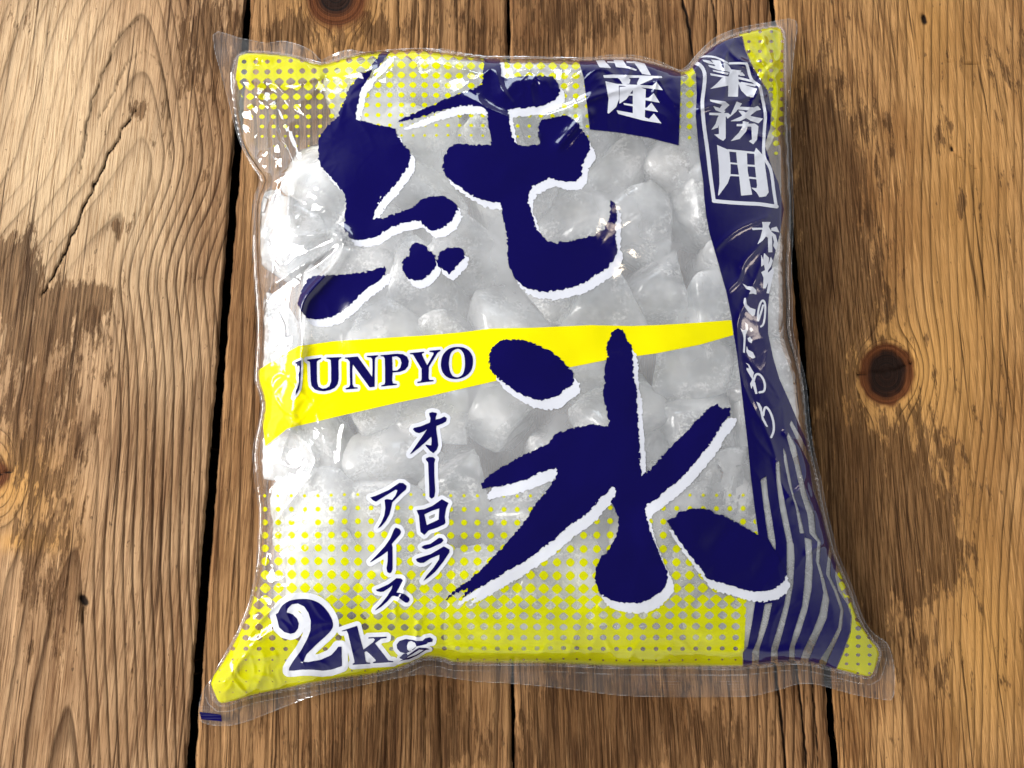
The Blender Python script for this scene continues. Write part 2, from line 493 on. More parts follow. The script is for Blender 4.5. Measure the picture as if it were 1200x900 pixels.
planks = [
    dict(gr=0.65, deep=[(185, 640, 75, 330, 1.0), (225, 250, 30, 120, .6), (80, 860, 60, 80, .5)], pale_area=[(50, 200, 90, 170, 0.95), (165, 230, 50, 130, 0.6), (60, 30, 80, 80, .5), (200, 420, 40, 90, .3)], L=lambda y: edge_fn(GAP1L)(y) - 420, R=edge_fn(GAP1L), f=ring1, seed=1.7,
         cols=((0.46, 0.284, 0.150), (0.265, 0.145, 0.068), (0.074, 0.029, 0.011)),
         dirt=[(250, 30, 40, 70, 0.95), (20, 320, 30, 60, 1.0), (60, 380, 70, 60, 0.75), (30, 480, 90, 90, 0.75), (140, 265, 16, 14, 0.8), (105, 350, 40, 20, .6), (60, 650, 60, 110, 0.6), (165, 130, 12, 14, .7), (220, 350, 20, 60, .4)],
         crk=[([(162, 128), (148, 146), (130, 178), (106, 228), (88, 270), (70, 310), (48, 350)], 1.1, 0.9), ([(165, 20), (140, 42), (120, 88), (108, 120), (92, 205)], 0.8, 0.55), ([(172, 58), (150, 75), (128, 118), (112, 145)], 0.8, 0.5), ([(168, 60), (188, 72), (198, 105), (200, 190)], 0.8, .45),
              ([(0, 556), (16, 552)], 1.3, 0.9), ([(97, 701), (100, 706)], 5.0, 1.0), ([(98, 712), (97, 730)], 1.2, .6)]),
    dict(deep=[(530, 30, 70, 60, .8), (450, 860, 120, 60, .5)], L=edge_fn(GAP1R), R=edge_fn(GAP2L), f=ring2, seed=12.3,
         cols=((0.38, 0.208, 0.090), (0.205, 0.100, 0.039), (0.060, 0.022, 0.007)),
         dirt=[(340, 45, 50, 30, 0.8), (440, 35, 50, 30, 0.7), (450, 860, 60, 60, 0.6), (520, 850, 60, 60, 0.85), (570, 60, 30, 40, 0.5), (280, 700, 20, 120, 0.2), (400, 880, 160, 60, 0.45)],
         crk=[([(467, 0), (467, 60)], 1.0, 0.7), ([(490, -20), (491, 70)], 0.9, 0.7), ([(513, -20), (512, 60)], 0.8, 0.5), ([(535, -20), (536, 70)], 0.9, .6), ([(556, -20), (556, 60)], 0.8, 0.5),
              ([(497, 780), (500, 910)], 1.0, 0.55), ([(455, 800), (452, 910)], 0.9, 0.5), ([(515, 800), (517, 910)], 0.9, 0.5)]),
    dict(deep=[(860, 30, 60, 60, .8), (930, 860, 60, 80, .9)], L=edge_fn(GAP2R), R=edge_fn(GAP3L), f=ring3, seed=23.9,
         cols=((0.36, 0.194, 0.084), (0.192, 0.092, 0.036), (0.058, 0.0215, 0.007)),
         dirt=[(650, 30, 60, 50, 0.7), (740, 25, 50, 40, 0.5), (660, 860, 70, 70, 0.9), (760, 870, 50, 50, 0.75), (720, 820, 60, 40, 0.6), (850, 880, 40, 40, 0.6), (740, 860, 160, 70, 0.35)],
         crk=[([(796, -10), (806, 25), (813, 70)], 1.6, 1.0), ([(832, -20), (842, 50)], 1.0, 0.8), ([(853, -20), (863, 45)], 0.9, 0.7), ([(872, -20), (880, 35)], 0.9, 0.7), ([(690, -10), (691, 66)], 0.8, 0.55),
              ([(905, 760), (912, 810), (922, 910)], 1.7, 1.0), ([(930, 760), (938, 820), (946, 910)], 1.5, 1.0), ([(948, 760), (953, 815), (960, 910)], 1.2, 0.9), ([(905, 830), (907, 910)], 1.0, 0.5)]),
    dict(L=edge_fn(GAP3R), R=lambda y: edge_fn(GAP3R)(y) + 440, f=ring4, seed=34.1,
         cols=((0.47, 0.255, 0.100), (0.255, 0.120, 0.042), (0.056, 0.0205, 0.0065)),
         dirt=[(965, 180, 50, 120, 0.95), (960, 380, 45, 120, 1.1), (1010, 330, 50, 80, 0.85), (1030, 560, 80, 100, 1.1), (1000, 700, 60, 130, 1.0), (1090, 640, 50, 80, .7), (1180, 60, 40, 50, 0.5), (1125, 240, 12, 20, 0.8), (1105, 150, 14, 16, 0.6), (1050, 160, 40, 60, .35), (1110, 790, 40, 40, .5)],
         crk=[([(1004, 439), (1030, 437), (1048, 434), (1068, 426)], 1.0, 0.85), ([(1082, 20), (1084, 26)], 3.5, 0.95), ([(1050, 380), (1068, 408), (1074, 440)], 0.9, .5), ([(1115, 173), (1116, 176)], 2.4, .9), ([(1116, 176), (1132, 190), (1150, 202)], .8, .5), ([(1110, 73), (1160, 77)], .8, .6), ([(1168, 330), (1180, 420), (1196, 520)], .9, .5)]),
]
STEPX, STEPY = 1.7, 2.6
ys = np.arange(-190, 1110, STEPY)
for k, p in enumerate(planks):
    n = int(np.ceil((p['R'](450) - p['L'](450)) / STEPX))
    t = np.linspace(0, 1, n)
    Yg, Tg = np.meshgrid(ys, t, indexing='ij')
    xl = p['L'](Yg) + 0.9 * vnoise(Yg / 22, Yg * 0 + k, 50 + k) + 0.5 * vnoise(Yg / 6, Yg * 0 + k, 60 + k)
    xr = p['R'](Yg) + 0.9 * vnoise(Yg / 22, Yg * 0 + k, 70 + k) + 0.5 * vnoise(Yg / 6, Yg * 0 + k, 80 + k)
    X = xl + (xr - xl) * Tg
    # wander of the grain
    Xw = X + (2.2 if k == 0 else 4) * vnoise(X / 90, Yg / 230, 7 + k) + 1.0 * vnoise(X / 25, Yg / 130, 8 + k) + 0.4 * vnoise(X / 9, Yg / 30, 9 + k)
    ring, dk, knot, warm = p['f'](Xw, Yg)
    dirt = blobs(X, Yg, p['dirt'])
    crk = cracks(X, Yg, p['crk'])
    w = ring - np.floor(ring)
    groove = np.exp(-((w - 0.93) / 0.10) ** 2)
    z = -0.00028 * groove * (p.get('gr', 1.0) + 1.6 * np.clip(blobs(X, Yg, p.get('deep', [])), 0, 1)) - 0.0022 * crk - 0.0012 * np.clip(knot, 0, 1) * (dk < 1.2) + 0.0005 * vnoise(X / 120, Yg / 200, 20 + k)
    ed = np.minimum(X - xl, xr - X)
    rnd = np.clip(1 - ed / 4.5, 0, 1)
    z -= 0.0022 * rnd ** 2
    V = unproj(X, Yg, z)
    ny, nx = X.shape
    idx = np.arange(ny * nx).reshape(ny, nx)
    Q = np.stack([idx[:-1, :-1], idx[1:, :-1], idx[1:, 1:], idx[:-1, 1:]], -1).reshape(-1, 4)
    # side walls and underside
    Vf = V.reshape(-1, 3)
    border = np.concatenate([idx[:, 0], idx[-1, 1:], idx[-2::-1, -1], idx[0, -2:0:-1]])
    low = Vf[border].copy(); low[:, 2] = -0.032
    b0 = len(Vf); nb = len(border)
    li = b0 + np.arange(nb)
    W = np.stack([border, li, np.roll(li, -1), np.roll(border, -1)], -1)[:, ::-1]
    VV = np.concatenate([Vf, low])
    loops = np.concatenate([Q.ravel(), W.ravel(), li[::-1]])
    tot = np.concatenate([np.full(len(Q) + len(W), 4), [nb]])
    st = np.concatenate([[0], np.cumsum(tot)[:-1]])
    me = raw_mesh('plank', VV, loops, st, tot)
    def put(name, arr, fill=None):
        a = me.attributes.new(name, 'FLOAT', 'POINT')
        flat = arr.ravel()
        a.data.foreach_set('value', np.concatenate([flat, flat[border]]).astype(np.float32))
    put('ring', ring); put('along', V[..., 1] + 0.4); put('across', unproj(Xw, Yg, 0 * Xw)[..., 0])
    put('dirt', dirt); put('warm', np.clip(warm, 0, 1)); put('knot', np.clip(knot, 0, 1)); put('crack', crk); put('deep', np.clip(blobs(X, Yg, p.get('deep', [])), 0, 1)); put('pale_area', np.clip(blobs(X, Yg, p.get('pale_area', [])), 0, 1))
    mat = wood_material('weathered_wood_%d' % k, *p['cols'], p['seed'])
    o = link('plank', me, mat, table)
    p['obj'] = o
planks[0]['obj']['label'] = 'plank with arched grain and an amber knot at its edge'
planks[3]['obj']['label'] = 'dark amber plank with one big round knot'

def box_mesh(name, x0, x1, y0, y1, z0, z1):
    me = bpy.data.meshes.new(name)
    v = [(x, y, z) for z in (z0, z1) for y in (y0, y1) for x in (x0, x1)]
    me.from_pydata(v, [], [(0, 2, 3, 1), (4, 5, 7, 6), (0, 1, 5, 4), (1, 3, 7, 5), (3, 2, 6, 7), (2, 0, 4, 6)])
    return me
link('gap_shade_board', box_mesh('gap_shade_board', -0.5, 0.55, -0.38, 0.55, -0.052, -0.034), plain('gap_shade_dark', (0.035, 0.022, 0.014), 0.9), table, smooth=False)  # added dark board; its colour gives the shade seen through the plank gaps

# ------------------------------------------------------------------ the bag: outline and height
OUTER = [(249, 41), (280, 44), (312, 50), (330, 47.5), (350, 52), (366, 60), (376, 70), (385, 66), (400, 60), (412, 58), (428, 61), (460, 57.5), (500, 56), (520, 57), (545, 62), (567, 65), (595, 65.5), (640, 66), (680, 67), (700, 66), (715, 64), (740, 64), (765, 69), (785, 77), (797, 81.5), (806, 76), (815, 65), (830, 50), (845, 40), (868, 32), (900, 26), (933, 24), (931, 60), (926, 120), (928, 180), (930, 230), (930, 270), (928, 310), (929, 350), (930, 390), (938, 420), (945, 450), (950, 500), (955, 530), (962, 560), (970, 600), (980, 640), (985, 655), (1000, 690), (1012, 725), (1025, 743), (1040, 754), (1047, 775), (1049, 800), (1046, 819), (1035, 820), (1005, 815), (975, 807), (955, 802), (935, 802), (910, 809), (880, 816), (837, 817), (780, 817), (725, 815), (660, 807), (597, 801), (560, 799), (500, 791), (470, 794), (425, 803), (375, 814), (345, 824), (312, 837), (285, 847), (262, 851), (240, 848), (233, 840), (234, 820), (240, 806), (247, 796), (258, 775), (275, 745), (288, 715), (295, 690), (300, 660), (302, 630), (303, 600), (299, 570), (296, 540), (297, 520), (302, 500), (305, 480), (304, 465), (300, 452), (298, 442), (300, 405), (300, 367), (296, 305), (296, 240), (304, 211), (295, 195), (282, 170), (274, 145), (266, 112)]
INNER = [(273, 92), (281, 64), (312, 62), (345, 66), (376, 75), (400, 68), (430, 62), (460, 59.5), (500, 58.5), (566, 67.5), (640, 68.5), (690, 70), (740, 69), (785, 80), (797, 84), (808, 80), (824, 63), (847, 47), (868, 39), (895, 33), (915, 33), (920, 60), (919, 120), (922, 180), (924, 230), (924, 270), (922, 310), (923, 350), (924, 390), (932, 420), (939, 450), (944, 500), (949, 530), (956, 560), (964, 600), (974, 640), (979, 655), (994, 690), (1006, 725), (1020, 748), (1030, 762), (1028, 778), (1019, 793), (980, 785), (935, 776), (871, 782), (800, 781.5), (725, 781.5), (650, 778), (575, 777.5), (532, 776.5), (520, 773), (495, 771.5), (470, 782.5), (432, 792), (395, 796.5), (345, 805.5), (295, 815.5), (258, 825), (247, 800), (261, 775), (278, 745), (291, 715), (298, 690), (304, 660), (306, 630), (307, 600), (304, 570), (301, 540), (302, 520), (306, 500), (309, 480), (308, 465), (304, 452), (302, 442), (304, 405), (304, 367), (300, 305), (300, 240), (308, 212), (299, 196), (286, 172), (279, 145)]
OUTER_S = smooth_ring(OUTER, 3); INNER_S = smooth_ring(INNER, 3)

GS = 1.25
gx = np.arange(225, 1058, GS); gy = np.arange(16, 860, GS)
GX, GY = np.meshgrid(gx, gy)
S_out = sdf_rings(GX, GY, [OUTER_S]); S_in = sdf_rings(GX, GY, [INNER_S])

CTRL = [(249, 41, .010), (300, 48, .013), (375, 72, .018), (430, 62, .028), (520, 58, .034), (600, 66, .034), (690, 68, .034), (740, 66, .030), (797, 82, .028), (835, 46, .020), (868, 32, .014), (933, 24, .008), (926, 150, .010), (930, 300, .012), (945, 450, .012), (970, 600, .010), (1012, 725, .007), (1049, 800, .003), (1000, 814, .002), (935, 803, .006), (840, 817, .002), (725, 815, .002), (600, 800, .003), (500, 791, .007), (425, 804, .004), (312, 837, .002), (245, 851, .002), (870, 783, .007), (750, 780, .007), (600, 777, .008), (500, 772, .011), (400, 795, .007), (260, 824, .004), (240, 800, .004), (288, 715, .008), (300, 640, .012), (296, 530, .012), (300, 440, .014), (296, 300, .014), (304, 210, .012), (274, 145, .008)]
num = np.zeros(GX.shape); den = np.zeros(GX.shape)
for x, y, h in CTRL:
    wgt = 1.0 / (((GX - x) ** 2 + (GY - y) ** 2) + 26.0 ** 2) ** 2
    num += wgt * h; den += wgt
HEDGE = num / den

# where the ice lies
ICE = [(322, 236), (352, 190), (400, 125), (430, 92), (520, 76), (640, 82), (700, 84), (790, 105), (830, 92), (880, 110), (905, 170), (914, 300), (920, 400), (936, 500), (955, 590), (985, 690), (1000, 735), (985, 752), (870, 762), (740, 766), (560, 756), (520, 738), (420, 728), (330, 735), (305, 700), (316, 560), (312, 470), (312, 340)]
rs = np.random.RandomState(11)
def ice_ok(x, y): return bool(sdf_rings(np.array([x]), np.array([y]), [ICE])[0] < -14)
# top layer: chunks pressed flat against the film, spread evenly by relaxation
pts = []
while len(pts) < 54:
    x, y = rs.uniform(300, 1000), rs.uniform(75, 765)
    if ice_ok(x, y): pts.append((x, y))
pts = np.array(pts)
cand = np.array([(x, y) for x in np.arange(300, 1002, 6.0) for y in np.arange(74, 768, 6.0)])
cand = cand[sdf_rings(cand[:, 0], cand[:, 1], [ICE]) < -4]
for _ in range(4):
    own = np.argmin(((cand[:, None, :] - pts[None]) ** 2).sum(-1), 1)
    for i in range(len(pts)):
        if (own == i).any(): pts[i] = 0.45 * pts[i] + 0.55 * cand[own == i].mean(0)

# pillow: membrane under pressure (Poisson) on a coarse grid
cs = 8
CX, CY = np.meshgrid(np.arange(225, 1060, cs), np.arange(16, 862, cs))
cin = sdf_rings(CX.astype(float), CY.astype(float), [INNER_S]) < 0
phi = np.zeros(CX.shape)
for it in range(3000):
    p = np.zeros_like(phi)
    p[1:-1, 1:-1] = 0.25 * (phi[:-2, 1:-1] + phi[2:, 1:-1] + phi[1:-1, :-2] + phi[1:-1, 2:]) + 1
    phi = np.where(cin, p, 0)
phi /= phi.max()

def bil(A, x0, y0, s, X, Y):
    fx = np.clip((np.asarray(X) - x0) / s, 0, A.shape[1] - 1.001); fy = np.clip((np.asarray(Y) - y0) / s, 0, A.shape[0] - 1.001)
    i = fx.astype(int); j = fy.astype(int); fx = fx - i; fy = fy - j
    return (A[j, i] * (1 - fx) + A[j, i + 1] * fx) * (1 - fy) + (A[j + 1, i] * (1 - fx) + A[j + 1, i + 1] * fx) * fy

PH = bil(phi, 225, 16, cs, GX, GY)
din = np.clip(-S_in, 0, None)
# meet zero exactly on the weld line
PH = PH * sstep(0, 14, din) + np.minimum(PH, din / 120) * (1 - sstep(0, 14, din))
pillow = 0.045 * np.power(np.clip(PH, 0, 1), 0.38)
edge_m = np.exp(-din / 55) * (din > 0)
mid_m = 1 - np.exp(-din / 70)
H = HEDGE * (0.35 + 0.65 * np.exp(-din / 60)) * (din > 0) + HEDGE * (din <= 0) + pillow
H = np.where(din > 0, H, HEDGE)
# lumps of ice pressing on the film
H += mid_m * (0.0008 * vnoise(GX / 66, GY / 66, 37) + 0.00025 * vnoise(GX / 30, GY / 30, 32))
dd = np.sort(np.stack([np.hypot(GX - x, GY - y) for x, y in pts], 0), axis=0)[:2]
idn = np.argmin(np.stack([np.hypot(GX - x, GY - y) for x, y in pts], 0), axis=0)
amp = np.random.RandomState(8).uniform(0.3, 1.3, len(pts))[idn]
ff = (dd[1] - dd[0]) / (dd[1] + dd[0] + 1e-6)
lump = amp * sstep(0, 0.55, ff) * sstep(25, 70, din)
def blur(A, n):
    for _ in range(n):
        Q = np.pad(A, 1, mode='edge'); A = 0.25 * (Q[:-2, 1:-1] + Q[2:, 1:-1] + Q[1:-1, :-2] + Q[1:-1, 2:])
    return A
H += 0.0007 * blur(lump, 22)
# crumpled film towards the sides
def ridged(sc, ang, stretch, seed):
    ca, sa = math.cos(ang), math.sin(ang)
    u = GX * ca + GY * sa; v = -GX * sa + GY * ca
    u = u + 0.45 * sc * vnoise(GX / sc / 1.7, GY / sc / 1.7, seed + 1); v = v + 0.45 * sc * vnoise(GY / sc / 1.6, GX / sc / 1.6, seed + 2)
    return 1 - np.abs(vnoise(u / sc, v / (sc * stretch), seed))
cr = np.maximum(ridged(34, 0.45, 1.9, 33), ridged(34, -0.7, 1.9, 133))
cr2 = np.maximum(ridged(17, 0.9, 1.7, 34), ridged(15, -0.3, 1.9, 134))
side = edge_m * (0.28 - 0.2 * sstep(800, 860, GX) * sstep(150, 200, GY) + 0.9 * np.exp(-((GX - 300) / 60) ** 2) + 0.12 * np.exp(-((GX - 935) / 70) ** 2) * (GY < 720) + 0.7 * np.exp(-((GY - 70) / 40) ** 2)) + 0.8 * np.exp(-((GX - 903) / 26) ** 2 - ((GY - 95) / 60) ** 2)
fade = sstep(0, 16, din)
H += side * fade * (0.0030 * (cr ** 3 - 0.6) + 0.0010 * (cr2 ** 3 - 0.6))
# wavy welded edges
fin = (din <= 0)
H += np.where(fin, 0.0009 * vnoise(GX / 34, GY / 34, 35) + 0.0002 * np.sin(GY * 1.9) * (GY > 740), 0)
H += np.where(fin, 0.0002 * np.exp(-(np.clip(-S_out, 0, None) / 1.6) ** 2), 0)
# traced creases: (points, height, width, sideways skew)
CREASE = [
    ([(270, 92), (288, 102), (306, 116), (320, 135), (330, 160), (345, 198), (340, 225), (338, 252), (341, 270), (352, 276), (378, 274), (394, 274), (403, 284), (398, 300), (385, 318), (368, 336), (356, 352), (352, 372), (355, 396), (352, 422), (344, 470), (339, 502)], 0.0036, 6.5),
    ([(320, 135), (330, 160), (345, 198), (340, 225), (338, 252), (341, 270), (352, 276), (378, 274), (394, 274), (403, 284), (398, 300), (385, 318), (368, 336), (356, 352), (352, 372), (355, 396), (352, 422)], 0.0016, 2.4),
    ([(312, 341), (345, 316), (375, 300), (398, 282)], 0.0024, 3.2),
    ([(338, 502), (355, 515), (368, 535), (366, 548), (350, 575), (328, 602), (311, 632), (305, 662)], 0.0034, 4.0),
    ([(338, 502), (325, 520), (312, 528)], 0.0016, 4.0),
    ([(318, 150), (322, 185), (318, 210), (300, 202)], 0.0016, 4.0),
    ([(345, 198), (330, 205), (318, 215)], 0.0016, 2.6),
    ([(305, 662), (292, 720), (262, 780)], 0.0012, 4.0),
    ([(270, 92), (300, 96), (345, 98), (385, 88), (430, 84)], 0.0012, 3.0),
    ([(376, 76), (384, 92), (400, 105)], -0.0020, 5.0),
    ([(376, 76), (372, 100), (352, 120)], 0.0012, 4.0),
    ([(545, 112), (570, 126), (600, 140), (628, 160)], 0.0010, 3.0),
    ([(640, 136), (668, 126), (700, 112), (735, 104), (765, 96), (796, 88)], 0.0013, 3.0),
    ([(655, 170), (672, 150), (690, 132)], 0.0012, 4.0),
    ([(590, 110), (612, 92), (640, 92)], 0.0010, 6.0),
    ([(797, 84), (806, 100), (812, 120)], -0.0022, 6.0),
    ([(838, 292), (851, 279), (866, 268), (884, 260), (900, 254)], 0.0006, 2.2),
    ([(853, 340), (866, 326), (872, 308), (888, 290), (898, 276)], 0.0006, 2.2),
    ([(903, 285), (890, 316), (878, 345), (865, 374), (864, 402), (866, 430), (873, 456), (884, 480), (895, 498), (906, 524), (912, 545)], 0.0004, 1.9),
    ([(910, 542), (914, 562), (926, 582), (942, 596), (952, 598), (946, 580), (940, 562)], 0.0008, 1.8),
    ([(920, 508), (934, 522), (944, 545), (940, 570), (922, 584)], 0.0008, 2.0),
    ([(930, 520), (948, 530), (955, 552), (956, 580), (966, 610), (974, 640)], 0.0008, 2.4),
    ([(948, 648), (962, 638), (976, 634)], 0.0012, 2.0),
    ([(820, 128), (845, 120), (870, 116), (884, 110), (896, 112)], 0.0012, 2.4),
    ([(874, 148), (888, 158), (904, 161), (912, 162), (901, 184)], 0.0013, 2.4),
    ([(880, 58), (896, 72), (908, 78), (916, 84)], 0.0014, 3.0),
    ([(868, 70), (892, 84), (908, 92), (912, 106)], 0.0013, 2.6),
    ([(902, 62), (908, 90), (912, 120), (908, 150)], 0.0013, 2.6),
    ([(820, 66), (838, 72), (868, 84), (890, 110), (905, 140)], 0.0010, 3.0),
    ([(475, 676), (472, 696), (463, 708), (464, 724)], 0.0008, 1.8),
    ([(496, 720), (490, 730), (488, 748)], 0.0008, 1.8),
    ([(262, 800), (280, 778), (300, 752), (320, 740)], 0.0010, 2.4),
    ([(275, 770), (300, 772), (322, 768)], 0.0008, 2.4),
    ([(480, 760), (520, 758), (600, 764), (700, 762), (800, 764), (866, 766)], 0.0010, 3.5),
    ([(870, 760), (905, 766), (938, 762), (960, 772)], 0.0012, 4.0),
    ([(332, 655), (336, 672)], 0.0009, 2.0),
    ([(420, 510), (404, 500), (398, 540)], 0.0005, 2.5),
]
for pts, hgt, wd in CREASE:
    pl = smooth_line(pts, 4)
    x0 = min(p[0] for p in pts) - 9 * wd; x1 = max(p[0] for p in pts) + 9 * wd
    y0 = min(p[1] for p in pts) - 9 * wd; y1 = max(p[1] for p in pts) + 9 * wd
    i0, i1 = np.searchsorted(gx, [x0, x1]); j0, j1 = np.searchsorted(gy, [y0, y1])
    sl = (slice(j0, j1), slice(i0, i1))
    d = seg_dist(GX[sl], GY[sl], pl, False)
    H[sl] += hgt / np.cosh(np.clip(d / wd, 0, 30)) * sstep(0, 10, din[sl])
# a light blur so that no facet is razor sharp
for _ in range(1):
    Hp = np.pad(H, 1, mode='edge')
    H = 0.5 * H + 0.125 * (Hp[:-2, 1:-1] + Hp[2:, 1:-1] + Hp[1:-1, :-2] + Hp[1:-1, 2:])
H = np.maximum(H, 0.0018)
def Hf(x, y): return bil(H, 225, 16, GS, x, y)
def lay(off): return lambda x, y: Hf(x, y) + off
def Hback(x, y):
    d = np.clip(-bil(S_in, 225, 16, GS, x, y), 0, None)
    he = bil(HEDGE, 225, 16, GS, x, y)
    return np.minimum(0.0012 + (he - 0.0012) * np.exp(-(d / 14) ** 1.5), Hf(x, y) - 0.0004)

bag = bpy.data.objects.new('ice_bag', None); col.objects.link(bag)
bc = unproj(620, 430, 0.0); bag.location = (0, 0, 0)
bag['label'] = 'sealed clear plastic bag of ice with navy and yellow print, lying on the planks'
bag['category'] = 'ice bag'

me = contour_mesh('front_film', GX, GY, S_in, Hf)
fco = np.empty(len(me.vertices) * 3, np.float32); me.vertices.foreach_get('co', fco)
fpx, fpy = proj(fco.reshape(-1, 3).astype(float))
fa = me.attributes.new('frost_veil', 'FLOAT', 'POINT')  # milky veil over the ice area, added to soften contrast and brighten it
ice_sdf = blur(sdf_rings(GX, GY, [ICE]), 30)
fa.data.foreach_set('value', sstep(8, -26, bil(ice_sdf, 225, 16, GS, fpx, fpy)).astype(np.float32))
link('front_film', me, M['film'], bag)
ax, ay = np.meshgrid(np.arange(225, 1058, 5.0), np.arange(16, 860, 5.0))
me = contour_mesh('back_film', ax, ay, sdf_rings(ax, ay, [INNER_S]), Hback)
link('back_film', me, M['back'], bag)
rim = np.maximum(S_out, -(S_in + 0.4))
def cut(name, cond, label=None):
    me = contour_mesh(name, GX, GY, np.maximum(rim, cond), lay(0.0001))
    o = link(name, me, M['seal'], bag)
    if label: o['label'] = label
    return o
cut('top_seal', np.maximum(GY - 108, -(GX * 0 + 1)), 'wavy clear welded strip along the top edge')
cut('bottom_seal', 752 - GY, 'flat clear welded strip along the bottom edge')
cut('side_seal', np.maximum(np.maximum(GX - 600, GY - 752), 108 - GY), 'thin clear left side edge')
cut('side_seal', np.maximum(np.maximum(600 - GX, GY - 752), 108 - GY), 'thin clear right side edge')

M['edge'] = film_material('cut_film_edge', 0.16, 2.2, 0.10)
link('cut_edge', contour_mesh('cut_edge', GX, GY, np.maximum(S_out, -(S_out + 1.0)), lay(0.00035)), M['edge'], bag)
weld = np.minimum(np.abs(S_in - 2.5), np.abs(S_in - 9)) - 0.55
link('weld_line', contour_mesh('weld_line', GX, GY, np.maximum(np.maximum(weld, S_out + 3), 770 - GY), lay(0.0003)), M['edge'], bag)
# ------------------------------------------------------------------ the print
def at(ox, oy, s, pts): return [(ox + x / s, oy + y / s) for x, y in pts]
R1 = lambda p: at(220, 20, 4, p); R2 = lambda p: at(440, 40, 4, p); R3 = lambda p: at(660, 10, 4, p)
R4 = lambda p: at(240, 230, 4, p); R5 = lambda p: at(500, 220, 4, p); R6 = lambda p: at(720, 220, 4, p)
ZA = lambda p: at(220, 640, 4, p); ZB = lambda p: at(270, 420, 4, p); ZC = lambda p: at(500, 370, 4, p)
ZD = lambda p: at(500, 560, 4, p); ZE = lambda p: at(720, 440, 4, p); ZF = lambda p: at(780, 610, 4, p)

def local_grid(x0, x1, y0, y1, st):
    return np.meshgrid(np.arange(x0, x1 + st, st), np.arange(y0, y1 + st, st))

def shape(name, mat, rings, off, st=1.25, parent=None, grow=0.0, shift=(0, 0), ragged=0.0, smooth=False, clip=None, label=None, rseed=0, strokes=None, round_=0.0):
    rings = rings or []
    if smooth: rings = [smooth_ring(r, 4) for r in rings]
    rings = [[(x + shift[0], y + shift[1]) for x, y in r] for r in rings]
    allp = [q for r in rings for q in r] + [q for s, w in (strokes or []) for q in s]
    pad = grow + ragged + 4 + max([w for s, w in (strokes or [])] + [0])
    X, Y = local_grid(min(q[0] for q in allp) - pad, max(q[0] for q in allp) + pad, min(q[1] for q in allp) - pad, max(q[1] for q in allp) + pad, st)
    S = sdf_rings(X, Y, rings) if rings else np.full(X.shape, 1e9)
    for s, w in (strokes or []):
        S = np.minimum(S, seg_dist(X, Y, smooth_line(s, 4), False) - w / 2)
    S = S - grow
    if ragged:
        n = np.abs(vnoise(X / 3.4, Y / 3.4, 40 + rseed)) - 0.42 + 0.35 * vnoise(X / 1.9, Y / 1.9, 41 + rseed)
        S = S + ragged * n
    if clip is not None: S = np.maximum(S, clip(X, Y))
    S = np.maximum(S, bil(S_in, 225, 16, GS, X, Y) + 0.6)
    if not (S < 0).any(): return None
    me = contour_mesh(name, X, Y, S, lay(off))
    if len(me.polygons) == 0: return None
    o = link(name, me, M[mat], parent or bag)
    if label: o['label'] = label
    return o

O_Y, O_W, O_N, O_T = 0.00012, 0.00024, 0.00036, 0.00048

# yellow halftone fields
band_left = R3([(600, 262), (622, 300), (626, 400), (621, 500), (630, 600), (640, 700), (655, 800), (662, 900)]) + R6([(430, 130), (445, 210), (480, 330), (525, 490), (550, 610), (560, 690), (575, 780), (590, 900)]) + ZE([(605, 150), (625, 320), (640, 480), (660, 640), (675, 745)]) + ZF([(430, 150), (420, 380), (405, 480), (385, 590), (365, 620), (365, 686)])
band_bot = ZF([(480, 686), (575, 684), (620, 668), (680, 665), (795, 702)])
band_right = R3([(838, 132), (850, 190), (880, 260), (920, 330), (960, 390), (975, 470), (970, 560), (945, 640), (980, 750), (1010, 820), (1025, 900)]) + R6([(795, 100), (775, 220), (740, 360), (720, 560), (720, 680), (745, 800), (775, 900)]) + ZE([(820, 120), (870, 240), (920, 350), (945, 430), (960, 530), (1010, 680)]) + ZF([(790, 80), (805, 150), (795, 260), (810, 330), (850, 390), (870, 450), (865, 520), (830, 620), (795, 702)])
band_top = R3([(780, 142), (700, 178), (640, 218)])
BAND = band_left + band_bot + band_right[::-1] + band_top
band_sdf = lambda X, Y: sdf_rings(X, Y, [BAND])

def halftone(name, poly, px0, perx, py0, pery, tfun, label):
    X, Y = local_grid(min(q[0] for q in poly) - 2, max(q[0] for q in poly) + 2, min(q[1] for q in poly) - 2, max(q[1] for q in poly) + 2, 1.2)
    wx = X + 0.012 * (Y - 650) * (X - 600) / 100 * 0.2; wy = Y + 1.2 * vnoise(X / 60, Y / 60, 3) + 0.22 * np.maximum(Y - 692, 0)
    s = 0.5 * (np.cos(2 * np.pi * (wx - px0) / perx) + np.cos(2 * np.pi * (wy - py0) / pery))
    S = (tfun(X, Y) - s) * 5
    S = np.maximum(S, sdf_rings(X, Y, [poly])); S = np.maximum(S, bil(S_in, 225, 16, GS, X, Y) + 0.5)
    S = np.maximum(S, 1.0 - band_sdf(X, Y))
    me = contour_mesh(name, X, Y, S, lay(O_Y))
    o = link(name, me, M['halftone'], bag); o['kind'] = 'stuff'; o['label'] = label
    return o
def t_top(X, Y):
    k = sstep(385, 440, X)
    return (1 - k) * np.interp(Y, [58, 84, 100, 130, 172, 186], [-0.8, -0.45, 0.06, 0.46, 0.93, 1.2]) + k * np.interp(Y, [58, 76, 100, 130, 166, 180], [-0.10, 0.12, 0.32, 0.58, 0.90, 1.2])
t_bot = lambda X, Y: np.interp(Y, [560, 570, 580, 596, 611, 626, 642, 659, 675, 690, 702, 716, 740, 760, 769, 790], [1.2, 0.99, 0.86, 0.68, 0.56, 0.44, 0.36, 0.28, 0.19, 0.09, 0.0, -0.12, -0.36, -0.66, -0.90, -0.95])
